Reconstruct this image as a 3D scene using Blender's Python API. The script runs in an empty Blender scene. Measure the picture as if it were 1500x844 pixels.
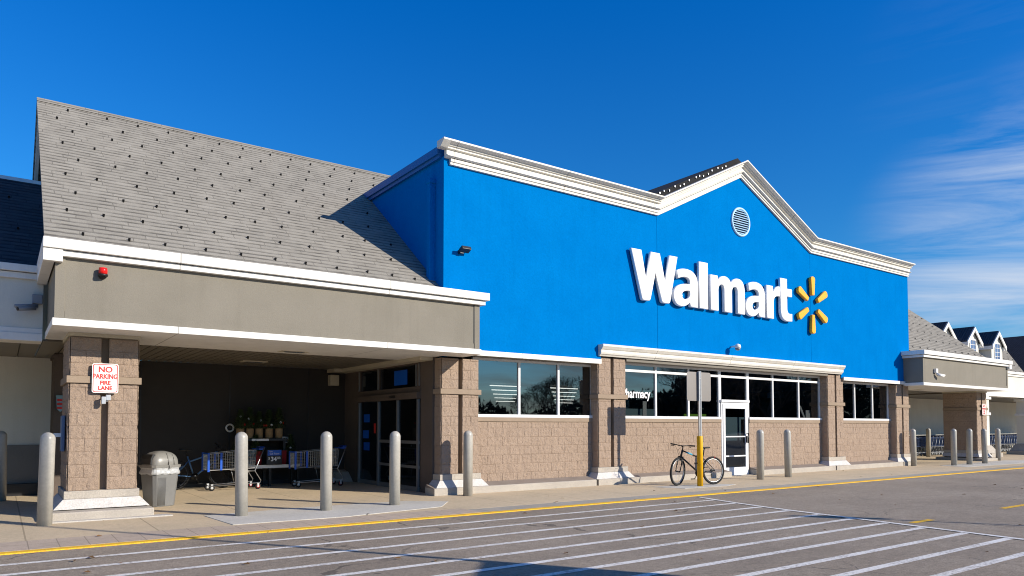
import bpy, bmesh, math, random
from mathutils import Vector, Matrix, noise
random.seed(11)
R_ = math.radians
S = bpy.context.scene
COL = S.collection

# ------------------------------------------------------------------ helpers
class MB:
    """collects faces, links them as ONE mesh object"""
    def __init__(s): s.v = []; s.f = []; s.m = []; s.cur = 0; s.sm = []; s.smooth = False
    def add(s, vs, fs):
        b = len(s.v); s.v += [tuple(p) for p in vs]
        for f in fs: s.f.append([b + i for i in f]); s.m.append(s.cur); s.sm.append(s.smooth)
        return s
    def box(s, x0, x1, y0, y1, z0, z1):
        x0, x1 = min(x0, x1), max(x0, x1); y0, y1 = min(y0, y1), max(y0, y1); z0, z1 = min(z0, z1), max(z0, z1)
        return s.add([(x0,y0,z0),(x1,y0,z0),(x1,y1,z0),(x0,y1,z0),(x0,y0,z1),(x1,y0,z1),(x1,y1,z1),(x0,y1,z1)],
                     [(0,3,2,1),(4,5,6,7),(0,1,5,4),(1,2,6,5),(2,3,7,6),(3,0,4,7)])
    def quad(s, a, b, c, d): return s.add([a, b, c, d], [(0,1,2,3)])
    def prism(s, pts, axis, a, b):
        """polygon pts (2D) extruded along axis from a to b"""
        def P(p, t):
            return {'x': (t, p[0], p[1]), 'y': (p[0], t, p[1]), 'z': (p[0], p[1], t)}[axis]
        n = len(pts)
        vs = [P(p, a) for p in pts] + [P(p, b) for p in pts]
        fs = [tuple(range(n - 1, -1, -1)), tuple(range(n, 2 * n))]
        fs += [(i, (i + 1) % n, n + (i + 1) % n, n + i) for i in range(n)]
        return s.add(vs, fs)
    def tube(s, path, r, n=8, caps=True):
        path = [Vector(p) for p in path]; k = len(path)
        rr = r if isinstance(r, (list, tuple)) else [r] * k
        vs = []
        up = None
        for i, p in enumerate(path):
            t = (path[min(i + 1, k - 1)] - path[max(i - 1, 0)])
            if t.length < 1e-9: t = Vector((0, 0, 1))
            t.normalize()
            if up is None:
                up = t.orthogonal()
            up = (up - t * up.dot(t))
            if up.length < 1e-6: up = t.orthogonal()
            up.normalize(); w = t.cross(up)
            for j in range(n):
                a = 2 * math.pi * j / n
                vs.append(p + (up * math.cos(a) + w * math.sin(a)) * rr[i])
        fs = []
        for i in range(k - 1):
            for j in range(n):
                fs.append((i*n + j, i*n + (j+1) % n, (i+1)*n + (j+1) % n, (i+1)*n + j))
        if caps:
            fs.append(tuple(range(n - 1, -1, -1))); fs.append(tuple(range((k-1)*n, k*n)))
        old = s.smooth; s.smooth = n > 5
        s.add(vs, fs); s.smooth = old
        return s
    def lathe(s, prof, c=(0,0,0), n=24, axis='z'):
        vs = []; fs = []
        for (r, h) in prof:
            for j in range(n):
                a = 2 * math.pi * j / n; q = (r * math.cos(a), r * math.sin(a))
                p = (q[0], q[1], h) if axis == 'z' else ((q[0], h, q[1]) if axis == 'y' else (h, q[0], q[1]))
                vs.append((c[0] + p[0], c[1] + p[1], c[2] + p[2]))
        k = len(prof)
        for i in range(k - 1):
            for j in range(n):
                fs.append((i*n + j, i*n + (j+1) % n, (i+1)*n + (j+1) % n, (i+1)*n + j))
        fs.append(tuple(range(n - 1, -1, -1))); fs.append(tuple(range((k-1)*n, k*n)))
        old = s.smooth; s.smooth = True
        s.add(vs, fs); s.smooth = old
        return s
    def torus(s, c, R, r, axis='y', n=28, m=6, flat=1.0):
        vs = []; fs = []
        for i in range(n):
            a = 2 * math.pi * i / n
            for j in range(m):
                b = 2 * math.pi * j / m
                q = R + r * math.cos(b); h = r * math.sin(b) * flat
                u, v = q * math.cos(a), q * math.sin(a)
                p = (u, h, v) if axis == 'y' else ((u, v, h) if axis == 'z' else (h, u, v))
                vs.append((c[0] + p[0], c[1] + p[1], c[2] + p[2]))
        for i in range(n):
            for j in range(m):
                fs.append((i*m + j, ((i+1) % n)*m + j, ((i+1) % n)*m + (j+1) % m, i*m + (j+1) % m))
        old = s.smooth; s.smooth = True
        s.add(vs, fs); s.smooth = old
        return s
    def xform(s, M):
        s.v = [tuple(M @ Vector(p)) for p in s.v]; return s
    def build(s, name, mats, parent=None, bevel=0, local=False):
        if not isinstance(mats, (list, tuple)): mats = [mats]
        me = bpy.data.meshes.new(name)
        off = Vector((0, 0, 0))
        if parent is not None and not local: off = root_loc(parent)
        me.from_pydata([tuple(Vector(p) - off) for p in s.v], [], s.f)
        for m in mats: me.materials.append(m)
        me.polygons.foreach_set('material_index', s.m)
        me.polygons.foreach_set('use_smooth', s.sm)
        bm = bmesh.new(); bm.from_mesh(me)
        bmesh.ops.recalc_face_normals(bm, faces=bm.faces)
        bm.to_mesh(me); bm.free()
        o = bpy.data.objects.new(name, me); COL.objects.link(o)
        if parent is not None: o.parent = parent
        if bevel:
            b = o.modifiers.new('bevel', 'BEVEL'); b.width = bevel; b.segments = 2; b.limit_method = 'ANGLE'
            b.angle_limit = R_(40)
        return o

def root_loc(o):
    while o.parent is not None: o = o.parent
    return Vector(o.location)
def thing(name, label, cat, loc=(0,0,0), rz=0, group=None):
    o = bpy.data.objects.new(name, None); COL.objects.link(o); o.empty_display_size = .2
    o.location = loc; o.rotation_euler = (0, 0, rz)
    return tag(o, label, cat, group)
def tag(o, label=None, cat=None, group=None, kind=None):
    if label: o['label'] = label
    if cat: o['category'] = cat
    if group: o['group'] = group
    if kind: o['kind'] = kind
    return o
def copy_tree(o, parent=None):
    c = o.copy(); COL.objects.link(c)
    if parent is not None: c.parent = parent
    for ch in [x for x in o.children if x is not c]: copy_tree(ch, c)
    return c
def text(name, body, size, loc, mat, parent=None, rot=(90,0,0), ext=.004, off=0.0, align='CENTER', sx=1.0, space=1.0):
    cu = bpy.data.curves.new(name, 'FONT'); cu.body = body; cu.size = size; cu.extrude = ext
    cu.offset = off; cu.align_x = align; cu.align_y = 'CENTER'; cu.space_character = space
    t = bpy.data.objects.new('tmp_text', cu); COL.objects.link(t)
    bpy.context.view_layer.update()
    me = bpy.data.meshes.new_from_object(t.evaluated_get(bpy.context.evaluated_depsgraph_get()))
    bpy.data.objects.remove(t); me.name = name
    M = Matrix.LocRotScale(Vector(loc) - (root_loc(parent) if parent else Vector((0,0,0))),
                           Matrix.Rotation(R_(rot[2]), 3, 'Z') @ Matrix.Rotation(R_(rot[0]), 3, 'X'), Vector((sx,1,1)))
    me.transform(M); me.materials.clear(); me.materials.append(mat)
    o = bpy.data.objects.new(name, me); COL.objects.link(o)
    if parent: o.parent = parent
    return o

# ------------------------------------------------------------------ materials
def mat(name, col, rough=.6, metal=0, spec=.5):
    m = bpy.data.materials.new(name); m.use_nodes = True
    b = m.node_tree.nodes['Principled BSDF']
    b.inputs['Base Color'].default_value = (*col, 1); b.inputs['Roughness'].default_value = rough
    b.inputs['Metallic'].default_value = metal; b.inputs['Specular IOR Level'].default_value = spec
    return m
class NT:
    def __init__(s, m): s.t = m.node_tree; s.b = s.t.nodes['Principled BSDF']; s._pos = None
    def n(s, ty, **kw):
        x = s.t.nodes.new(ty)
        for k, v in kw.items(): setattr(x, k, v)
        return x
    def l(s, a, b): s.t.links.new(a, b)
    def pos(s):
        if s._pos is None: s._pos = s.n('ShaderNodeNewGeometry').outputs['Position']
        return s._pos
    def scaled(s, sc):
        v = s.n('ShaderNodeVectorMath', operation='MULTIPLY'); s.l(s.pos(), v.inputs[0]); v.inputs[1].default_value = sc
        return v.outputs[0]
    def noise(s, scale, detail=4, rough=.55, vec=None):
        x = s.n('ShaderNodeTexNoise'); x.inputs['Scale'].default_value = scale; x.inputs['Detail'].default_value = detail
        x.inputs['Roughness'].default_value = rough; s.l(vec or s.pos(), x.inputs['Vector']); return x.outputs['Fac']
    def ramp(s, fac, stops):
        r = s.n('ShaderNodeValToRGB'); e = r.color_ramp.elements
        while len(e) < len(stops): e.new(.5)
        for i, (p, c) in enumerate(stops): e[i].position = p; e[i].color = (*c, 1) if len(c) == 3 else c
        s.l(fac, r.inputs[0]); return r.outputs[0]
    def mix(s, fac, a, b, mode='MIX'):
        x = s.n('ShaderNodeMix', data_type='RGBA', blend_type=mode)
        for v, i in ((fac, 0), (a, 6), (b, 7)):
            if isinstance(v, (int, float)): x.inputs[i].default_value = v
            elif isinstance(v, tuple): x.inputs[i].default_value = (*v, 1) if len(v) == 3 else v
            else: s.l(v, x.inputs[i])
        return x.outputs[2]
    def math(s, op, a, b=0.0, c=0.0):
        x = s.n('ShaderNodeMath', operation=op)
        for i, v in enumerate((a, b, c)):
            if isinstance(v, (int, float)): x.inputs[i].default_value = v
            else: s.l(v, x.inputs[i])
        return x.outputs[0]
    def bump(s, h, dist=.01, strength=1.0):
        b = s.n('ShaderNodeBump'); b.inputs['Distance'].default_value = dist; b.inputs['Strength'].default_value = strength
        s.l(h, b.inputs['Height']); s.l(b.outputs[0], s.b.inputs['Normal'])
    def col(s, c): s.l(c, s.b.inputs['Base Color'])

def mottled(name, c0, c1, scale=3, rough=.7, bump=0, bscale=60, fine=.12, spec=.3, streak=0, joint=0):
    m = mat(name, c0, rough, spec=spec); t = NT(m)
    a = t.noise(scale, 6, .6); c = t.mix(t.ramp(a, [(.3, (0,0,0)), (.7, (1,1,1))]), c0, c1)
    if fine:
        f = t.noise(bscale, 3); c = t.mix(fine, c, t.ramp(f, [(.25, (0,0,0)), (.75, (1,1,1))]), 'OVERLAY')
    if joint:
        sp = t.n('ShaderNodeSeparateXYZ'); t.l(t.pos(), sp.inputs[0])
        q = t.math('LESS_THAN', t.math('PINGPONG', t.math('ADD', sp.outputs['X'], 1.37), joint / 2), .009)
        c = t.mix(t.math('MULTIPLY', q, .6), c, (.12,.115,.10))
    if streak:
        k = t.noise(1, 4, .6, t.scaled((6, 6, .35)))
        c = t.mix(t.math('MULTIPLY', t.ramp(k, [(.52, (0,0,0)), (.75, (1,1,1))]), streak), c, (c0[0]*.5, c0[1]*.48, c0[2]*.45))
    t.col(c)
    if bump: t.bump(t.noise(bscale, 4), bump)
    return m

M = {}
M['blue'] = mottled('blue_stucco', (.0003,.150,.455), (.0006,.168,.492), 1.3, .8, .004, 26, .06, .0, .10)
M['blue_trim'] = mat('blue_coping_paint', (.0006,.11,.36), .5)
M['white'] = mottled('white_trim_paint', (.81,.79,.745), (.72,.70,.65), 2.2, .5, 0, 40, .05, .3, .22, 3.66)
M['cornice'] = mottled('cornice_paint', (.76,.73,.66), (.65,.62,.55), 1.7, .55, .002, 30, .06, .3, .30, 3.05)
M['taupe'] = mottled('taupe_stucco', (.205,.187,.152), (.23,.21,.172), 1.3, .8, .003, 60, .06, .2, .12)
M['cream'] = mottled('cream_siding', (.70,.68,.60), (.64,.62,.54), 1.2, .7, .002, 40, .05, .2, .1)
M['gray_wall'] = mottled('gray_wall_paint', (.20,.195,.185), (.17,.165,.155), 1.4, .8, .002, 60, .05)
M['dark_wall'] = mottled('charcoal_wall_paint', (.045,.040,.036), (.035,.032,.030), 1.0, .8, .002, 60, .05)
M['soffit'] = mottled('beige_soffit_metal', (.19,.168,.135), (.16,.142,.115), 1.2, .45, 0, 40, .03)
M['beige_trim'] = mottled('beige_trim_paint', (.56,.50,.37), (.48,.43,.32), 2, .6, 0, 40, .05)
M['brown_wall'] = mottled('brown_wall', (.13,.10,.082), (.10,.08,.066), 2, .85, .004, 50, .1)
M['roof_dark'] = mottled('dark_roof_edge', (.012,.012,.013), (.02,.02,.02), 4, .9)
M['plinth'] = mottled('plinth_concrete', (.47,.425,.36), (.37,.335,.29), 2.5, .85, .004, 50, .18, .2)
M['plinth_top'] = mottled('plinth_weathered_top', (.23,.19,.16), (.28,.235,.20), 3, .9, .004, 50, .2, .2)
M['pedestal_paint'] = mottled('pedestal_paint', (.50,.475,.45), (.58,.56,.53), 7, .7, .004, 40, .2, .2)
M['band'] = mottled('smooth_band_block', (.32,.245,.18), (.28,.215,.155), 4, .85, .002, 70, .12, .2)
M['aluminium'] = mat('white_window_frame', (.72,.72,.72), .4, 0)
M['gray_frame'] = mat('gray_door_frame', (.30,.30,.30), .35, .6)
M['black'] = mat('black_plastic', (.012,.012,.013), .45)
M['black_metal'] = mat('black_metal', (.01,.01,.01), .4, .3)
M['tyre'] = mat('tyre_rubber', (.012,.012,.012), .85)
M['steel'] = mat('galvanised_steel', (.55,.56,.57), .38, .85)
M['chrome'] = mat('chromed_wire', (.38,.38,.38), .34, .85)
M['sleeve'] = mottled('yellow_sleeve', (.80,.43,.006), (.70,.36,.004), 9, .45, 0, 40, .05)
M['bollard'] = mottled('gray_bollard_paint', (.43,.41,.365), (.36,.345,.305), 5, .38, 0, 30, .08, .5, .45)
M['sign_white'] = mat('sign_white', (.80,.79,.76), .4)
M['sign_red'] = mat('sign_red', (.62,.03,.02), .45)
M['letter'] = mat('letter_white', (.86,.86,.86), .35)
M['spark'] = mat('spark_yellow', (.95,.42,.012), .35)
M['cart_blue'] = mat('cart_blue_plastic', (.004,.08,.48), .35)
M['navy'] = mat('navy_plastic', (.006,.02,.07), .5)
M['red'] = mat('red_lens', (.70,.012,.010), .2)
M['red_hub'] = mat('red_hub', (.55,.02,.03), .4)
M['can'] = mottled('trash_can_plastic', (.18,.18,.175), (.155,.155,.15), 3, .45, .001, 80, .1, .4)
M['lid'] = mottled('trash_lid_plastic', (.23,.225,.205), (.195,.19,.175), 3, .35, 0, 80, .06, .5)
M['liner'] = mat('clear_liner_plastic', (.42,.43,.43), .2)
M['pot'] = mottled('burlap_pot', (.40,.26,.13), (.32,.20,.10), 8, .9, .004, 90, .2)
M['needles'] = mottled('conifer_needles', (.05,.085,.03), (.085,.13,.045), 12, .8)
M['bark'] = mottled('tree_bark', (.07,.055,.042), (.045,.036,.03), 6, .9)
M['plaid'] = mat('red_cloth', (.30,.012,.015), .8)
M['lot_yellow'] = mottled('yellow_road_paint', (.85,.50,.035), (.70,.41,.04), 5, .75, 0, 60, .35, .2)
M['green_strip'] = mat('lime_strip', (.30,.62,.03), .5)
M['paper'] = mat('white_paper', (.75,.76,.76), .7)
M['teal_panel'] = mat('pale_blue_panel', (.22,.36,.42), .6)
M['leaf'] = mottled('dry_leaf', (.24,.11,.035), (.14,.08,.03), 9, .8)
M['decal_blue'] = mat('decal_blue', (.004,.10,.55), .4)
M['dome_glass'] = mat('dome_gray', (.20,.22,.25), .15)

# worn white road paint
m = mat('white_road_paint', (.62,.62,.60), .75); t = NT(m); M['lot_white'] = m
w = t.noise(28, 6, .7); w2 = t.noise(1.6, 4, .6)
k = t.ramp(t.math('ADD', t.math('MULTIPLY', w, .75), t.math('MULTIPLY', w2, .35)), [(.42, (0,0,0)), (.57, (1,1,1))])
t.col(t.mix(k, (.37,.32,.27), (.82,.78,.71))); t.bump(t.noise(220, 2), .003)

# asphalt
m = mat('asphalt', (.2,.19,.185), .9, spec=.2); t = NT(m); M['asphalt'] = m
g = t.noise(60, 4, .85); c = t.ramp(g, [(.22, (.115,.096,.072)), (.47, (.35,.29,.222)), (.82, (.66,.56,.44))])
big = t.noise(.45, 6, .62); c = t.mix(t.math('MULTIPLY', t.ramp(big, [(.42, (0,0,0)), (.66, (1,1,1))]), .30), c, (.42,.40,.39), 'MULTIPLY')
c = t.mix(.5, c, t.ramp(t.noise(.35, 5, .6, t.scaled((.35, 2.2, 1))), [(.3, (.78,.77,.77)), (.7, (1.12,1.1,1.09))]), 'MULTIPLY')
c = t.mix(.62, c, t.ramp(t.noise(17, 5, .8), [(.30, (.52,.50,.48)), (.5, (1,1,1)), (.72, (1.38,1.36,1.33))]), 'MULTIPLY')
c = t.mix(.45, c, t.ramp(t.noise(5, 6, .75), [(.32, (.66,.65,.64)), (.68, (1.18,1.17,1.15))]), 'MULTIPLY')
st = t.ramp(t.noise(1.1, 7, .66), [(.63, (0,0,0)), (.74, (1,1,1))])
c = t.mix(t.math('MULTIPLY', st, .38), c, (.17,.15,.14))
vo = t.n('ShaderNodeTexVoronoi', feature='DISTANCE_TO_EDGE'); vo.inputs['Scale'].default_value = .33
wob = t.n('ShaderNodeTexNoise'); wob.inputs['Scale'].default_value = 1.3; wob.inputs['Detail'].default_value = 5; t.l(t.pos(), wob.inputs['Vector'])
vv = t.n('ShaderNodeVectorMath', operation='MULTIPLY_ADD'); t.l(wob.outputs['Color'], vv.inputs[0]); vv.inputs[1].default_value = (1.3,1.3,0); t.l(t.pos(), vv.inputs[2])
t.l(vv.outputs[0], vo.inputs['Vector'])
crack = t.math('LESS_THAN', vo.outputs['Distance'], .004)
crack = t.math('MULTIPLY', crack, t.ramp(t.noise(.5, 2), [(.48, (0,0,0)), (.56, (1,1,1))]))
c = t.mix(t.math('MULTIPLY', crack, .55), c, (.05,.046,.044))
t.col(c); t.bump(t.noise(170, 3, .7), .010, .9)

# sidewalk concrete with saw-cut joints
def concrete(name, base, alt, jx, jy, ox=0, oy=0, jw=.010, stain=.35):
    m = mat(name, base, .85, spec=.25); t = NT(m)
    c = t.mix(t.ramp(t.noise(.8, 6, .62), [(.32, (0,0,0)), (.68, (1,1,1))]), base, alt)
    c = t.mix(.22, c, t.ramp(t.noise(120, 2), [(.2, (0,0,0)), (.8, (1,1,1))]), 'OVERLAY')
    sp = t.ramp(t.noise(2.3, 7, .7), [(.56, (0,0,0)), (.72, (1,1,1))])
    c = t.mix(t.math('MULTIPLY', sp, stain), c, tuple(x * .55 for x in base))
    c = t.mix(.5, c, t.ramp(t.noise(16, 5, .8), [(.3, (.72,.71,.69)), (.7, (1.14,1.13,1.12))]), 'MULTIPLY')
    sep = t.n('ShaderNodeSeparateXYZ'); t.l(t.pos(), sep.inputs[0])
    j = None
    for ax, w, o in (('X', jx, ox), ('Y', jy, oy)):
        if not w: continue
        f = t.math('PINGPONG', t.math('ADD', sep.outputs[ax], -o), w / 2)
        q = t.math('LESS_THAN', f, jw)
        j = q if j is None else t.math('MAXIMUM', j, q)
    if j is not None: c = t.mix(t.math('MULTIPLY', j, .6), c, tuple(x * .35 for x in base))
    t.col(c); t.bump(t.noise(90, 4), .004)
    return m
M['walk'] = concrete('sidewalk_concrete', (.64,.51,.345), (.53,.435,.30), 1.52, 0, .3)
M['kerb_conc'] = concrete('kerb_concrete', (.43,.39,.325), (.35,.32,.27), 3.05, 0, .7)
M['pavers'] = concrete('paver_concrete', (.53,.425,.33), (.45,.365,.285), .31, .40, 0, 10.16, .006, .3)
M['new_pad'] = concrete('new_concrete', (.60,.575,.52), (.52,.50,.45), 0, 0, stain=.25)
M['mortar_patch'] = concrete('mortar_patch', (.52,.50,.47), (.46,.43,.39), 0, 0)

# split-face block
m = mat('split_face_block', (.4,.3,.22), .9, spec=.15); t = NT(m); M['block'] = m
c = t.mix(t.ramp(t.noise(2.2, 5, .6), [(.3, (0,0,0)), (.7, (1,1,1))]), (.335,.250,.188), (.385,.290,.219))
c = t.mix(.38, c, t.ramp(t.noise(75, 4, .7), [(.2, (0,0,0)), (.8, (1,1,1))]), 'OVERLAY')
t.col(c); t.bump(t.noise(48, 5, .75), .022, 1.0)

# shingles
def shingles(name, ca, cb, cm, slope):
    m = mat(name, ca, .9, spec=.15); t = NT(m)
    v = t.scaled((1, math.sqrt(1 + slope * slope), 0))
    wob = t.n('ShaderNodeTexNoise'); wob.inputs['Scale'].default_value = 5; wob.inputs['Detail'].default_value = 2; t.l(v, wob.inputs['Vector'])
    va = t.n('ShaderNodeVectorMath', operation='MULTIPLY_ADD'); t.l(wob.outputs['Color'], va.inputs[0]); va.inputs[1].default_value = (.03,.02,0); t.l(v, va.inputs[2])
    sp = t.n('ShaderNodeSeparateXYZ'); t.l(va.outputs[0], sp.inputs[0])
    yr = t.math('DIVIDE', sp.outputs['Y'], .150)
    row = t.math('FLOOR', yr); fr = t.math('FRACT', yr)
    wn = t.n('ShaderNodeTexWhiteNoise', noise_dimensions='1D'); t.l(row, wn.inputs['W'])
    xs = t.math('MULTIPLY_ADD', wn.outputs['Value'], 9.7, sp.outputs['X'])
    tab = t.math('FLOOR', t.math('DIVIDE', xs, .26))
    c2 = t.n('ShaderNodeCombineXYZ'); t.l(tab, c2.inputs[0]); t.l(row, c2.inputs[1])
    w2 = t.n('ShaderNodeTexWhiteNoise', noise_dimensions='2D'); t.l(c2.outputs[0], w2.inputs['Vector'])
    c3 = t.n('ShaderNodeCombineXYZ'); t.l(xs, c3.inputs[0]); t.l(t.math('MULTIPLY', row, 7.31), c3.inputs[1])
    dash = t.ramp(t.noise(3.2, 2, .5, c3.outputs[0]), [(.36, (.22,.22,.22)), (.62, (1,1,1))])
    band = t.ramp(fr, [(.0, (.9,.9,.9)), (.14, (.75,.75,.75)), (.38, (0,0,0)), (.82, (0,0,0)), (1.0, (.9,.9,.9))])  # dark course edges paint in the shade under each overlap
    line = t.math('MULTIPLY', dash, band)
    xf = t.math('FRACT', t.math('DIVIDE', xs, .78)); vj = t.math('MULTIPLY', t.math('LESS_THAN', xf, .014), .55)
    line = t.math('MAXIMUM', line, vj)
    c = t.mix(w2.outputs['Value'], ca, cb)
    c = t.mix(line, c, cm)
    c = t.mix(.35, c, t.ramp(t.noise(110, 2, .7), [(.2, (0,0,0)), (.8, (1,1,1))]), 'OVERLAY')
    c = t.mix(.4, c, t.ramp(t.noise(.5, 5, .6), [(.3, (.78,.78,.78)), (.7, (1.1,1.1,1.1))]), 'MULTIPLY')
    t.col(c)
    t.bump(t.math('ADD', t.math('MULTIPLY', line, -1.0), t.math('MULTIPLY', t.noise(130, 2), .4)), .012, .8)
    return m
M['shingle'] = shingles('gray_shingles', (.315,.293,.25), (.275,.255,.217), (.07,.064,.055), .79)
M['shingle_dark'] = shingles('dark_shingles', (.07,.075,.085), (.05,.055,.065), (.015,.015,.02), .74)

# glass
def glass(name, refl, tint, trans):
    m = bpy.data.materials.new(name); m.use_nodes = True; nt = m.node_tree; nt.nodes.clear()
    o = nt.nodes.new('ShaderNodeOutputMaterial'); mx = nt.nodes.new('ShaderNodeMixShader')
    g = nt.nodes.new('ShaderNodeBsdfGlossy'); g.inputs['Roughness'].default_value = .015; g.inputs['Color'].default_value = (*tint, 1)
    tr = nt.nodes.new('ShaderNodeBsdfTransparent'); tr.inputs['Color'].default_value = (*trans, 1)
    gi = nt.nodes.new('ShaderNodeNewGeometry'); dt = nt.nodes.new('ShaderNodeVectorMath'); dt.operation = 'DOT_PRODUCT'
    nt.links.new(gi.outputs['Normal'], dt.inputs[0]); nt.links.new(gi.outputs['Incoming'], dt.inputs[1])
    ab = nt.nodes.new('ShaderNodeMath'); ab.operation = 'ABSOLUTE'; nt.links.new(dt.outputs['Value'], ab.inputs[0])
    om = nt.nodes.new('ShaderNodeMath'); om.operation = 'SUBTRACT'; om.inputs[0].default_value = 1.0; nt.links.new(ab.outputs[0], om.inputs[1])
    fr = nt.nodes.new('ShaderNodeMath'); fr.operation = 'POWER'; fr.inputs[1].default_value = 5; nt.links.new(om.outputs[0], fr.inputs[0])
    ma = nt.nodes.new('ShaderNodeMath'); ma.operation = 'MULTIPLY_ADD'; ma.inputs[1].default_value = 1.0; ma.inputs[2].default_value = refl
    ma.use_clamp = True
    nz = nt.nodes.new('ShaderNodeTexNoise'); nz.inputs['Scale'].default_value = .9; nz.inputs['Detail'].default_value = 1
    ge = nt.nodes.new('ShaderNodeNewGeometry'); nt.links.new(ge.outputs['Position'], nz.inputs['Vector'])
    bp = nt.nodes.new('ShaderNodeBump'); bp.inputs['Distance'].default_value = .004; nt.links.new(nz.outputs['Fac'], bp.inputs['Height'])
    nt.links.new(bp.outputs[0], g.inputs['Normal'])
    nt.links.new(fr.outputs[0], ma.inputs[0]); nt.links.new(ma.outputs[0], mx.inputs[0])
    nt.links.new(tr.outputs[0], mx.inputs[1]); nt.links.new(g.outputs[0], mx.inputs[2]); nt.links.new(mx.outputs[0], o.inputs[0])
    return m
M['glass'] = glass('window_glass', .21, (.80,.84,.86), (.34,.36,.36))
M['door_glass'] = glass('door_glass', .09, (.7,.8,.95), (.40,.42,.44))
def emis(name, col, s):
    m = bpy.data.materials.new(name); m.use_nodes = True; nt = m.node_tree; nt.nodes.clear()
    o = nt.nodes.new('ShaderNodeOutputMaterial'); e = nt.nodes.new('ShaderNodeEmission')
    e.inputs[0].default_value = (*col, 1); e.inputs[1].default_value = s; nt.links.new(e.outputs[0], o.inputs[0]); return m
M['tube'] = emis('lit_tube', (1,.97,.9), 2.2)

# ------------------------------------------------------------------ block masonry
def block_patch(mb, o, u, v, n, w, h, seed, amp=.014, joint=.005):
    """one split-face block: rough front, recessed joint around it"""
    nu = max(4, int(w / .028)); nv = max(4, int(h / .028))
    us = [0, joint] + [joint + (w - 2*joint) * i / nu for i in range(1, nu)] + [w - joint, w]
    vs_ = [0, joint] + [joint + (h - 2*joint) * i / nv for i in range(1, nv)] + [h - joint, h]
    U, V = len(us), len(vs_); pts = []
    for j, b in enumerate(vs_):
        for i, a in enumerate(us):
            p = o + u * a + v * b
            if i in (0, U - 1) or j in (0, V - 1): d = .0082
            else:
                q = Vector((p.x * 17, p.y * 17, p.z * 9)) + Vector((seed * 3.1, seed * 1.7, seed))
                d = .010 + amp * (.5 + .75 * noise.noise(q) + .6 * noise.noise(q * 3.1))
                if i in (1, U - 2) or j in (1, V - 2): d = .005 + d * .6
            pts.append(p + n * d)
    fs = [(j*U + i, j*U + i + 1, (j+1)*U + i + 1, (j+1)*U + i) for j in range(V - 1) for i in range(U - 1)]
    mb.add(pts, fs)
def block_face(mb, o, u, n, width, z0, z1, course=.203, bw=.406, halves=False):
    o = Vector(o); u = Vector(u); n = Vector(n); v = Vector((0,0,1))
    z = z0; row = 0
    while z < z1 - .02:
        h = min(course, z1 - z)
        x = 0.0
        first = bw if row % 2 == 0 else bw / 2
        if halves: first = width if row % 2 == 0 else width / 2
        while x < width - .02:
            w = min(first, width - x)
            if width - x - w < .09: w = width - x
            block_patch(mb, o + u * x + v * (z - o.z), u, v, n, w, h, (row * 7 + int(x * 10)) % 97)
            x += w; first = bw if not halves else width / 2
        z += h; row += 1

# ------------------------------------------------------------------ setting
def struct(o): o['kind'] = 'structure'; return o
A = .535, -.845
g = MB(); g.quad((-900,-900,-.004),(900,-900,-.004),(900,900,-.004),(-900,900,-.004))
struct(g.build('ground', M['asphalt']))
g = MB(); g.quad((-70,-140,0),(140,-140,0),(140,9.98,0),(-70,9.98,0)); struct(g.build('parking_lot', M['asphalt']))
g = MB(); g.box(-70,140,9.985,10.62,-.02,.010); struct(g.build('kerb', M['kerb_conc']))
g = MB(); g.box(-70,140,10.62,40,-.02,.012); struct(g.build('sidewalk', M['walk']))
g = MB(); g.box(-6,2.66,10.125,10.92,-.02,.0145); g.box(2.66,6.6,10.125,10.80,-.02,.0145); struct(g.build('paver_strip', M['pavers']))
g = MB(); g.prism([(2.70,12.30),(2.80,10.92),(4.5,10.85),(6.45,11.2),(7.0,11.9),(6.4,12.45),(4.5,12.5)], 'z', -.02, .019); struct(g.build('concrete_pad', M['new_pad']))
g = MB(); g.prism([(12.6,11.95),(12.9,11.2),(14.3,11.1),(14.9,11.3),(14.4,11.75)], 'z', -.02, .017); struct(g.build('sign_footing', M['new_pad']))
g = MB(); g.prism([(28.0,12.3),(27.8,11.3),(32.6,11.2),(35.5,11.9),(34.5,12.6)], 'z', -.02, .017); struct(g.build('concrete_apron', M['new_pad']))
g = MB(); g.box(-70,140,9.955,10.10,-.02,.0145); struct(g.build('yellow_kerb_line', M['lot_yellow']))
YS = [9.22,8.6,7.94,7.32,6.70,6.10,5.54,4.98,4.40,3.86,3.30,2.74,2.18,1.6,1.0]
BX = lambda y: 10.68 + (y - 3.71) * .117 + max(0, y - 7) ** 2 * .035
g = MB()
for y in YS:
    x0 = -30; xe = BX(y) - .04
    g.quad((x0,y-.052,.004),(xe,y-.052,.004),(xe,y+.052,.004),(x0,y+.052,.004))
pts = [(BX(y), y) for y in [9.74,9.2,8.6,7.9,7.3,6.7,6,5,4,3,2,1,0]]
for (xa, ya), (xb, yb) in zip(pts, pts[1:]):
    g.quad((xa-.055,ya,.008),(xa+.055,ya,.008),(xb+.055,yb,.008),(xb-.055,yb,.008))
struct(g.build('crosswalk_lines', M['lot_white']))
g = MB()
for x in (11.18, 14.42, 17.6, 20.8, 24, 27.2, 30.4):
    e = x + (.62 if x < 12 else 1.5)
    g.quad((x,5.27,.004),(e,5.27,.004),(e,5.38,.004),(x,5.38,.004))
struct(g.build('yellow_lane_dashes', M['lot_yellow']))
g = MB()
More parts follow.
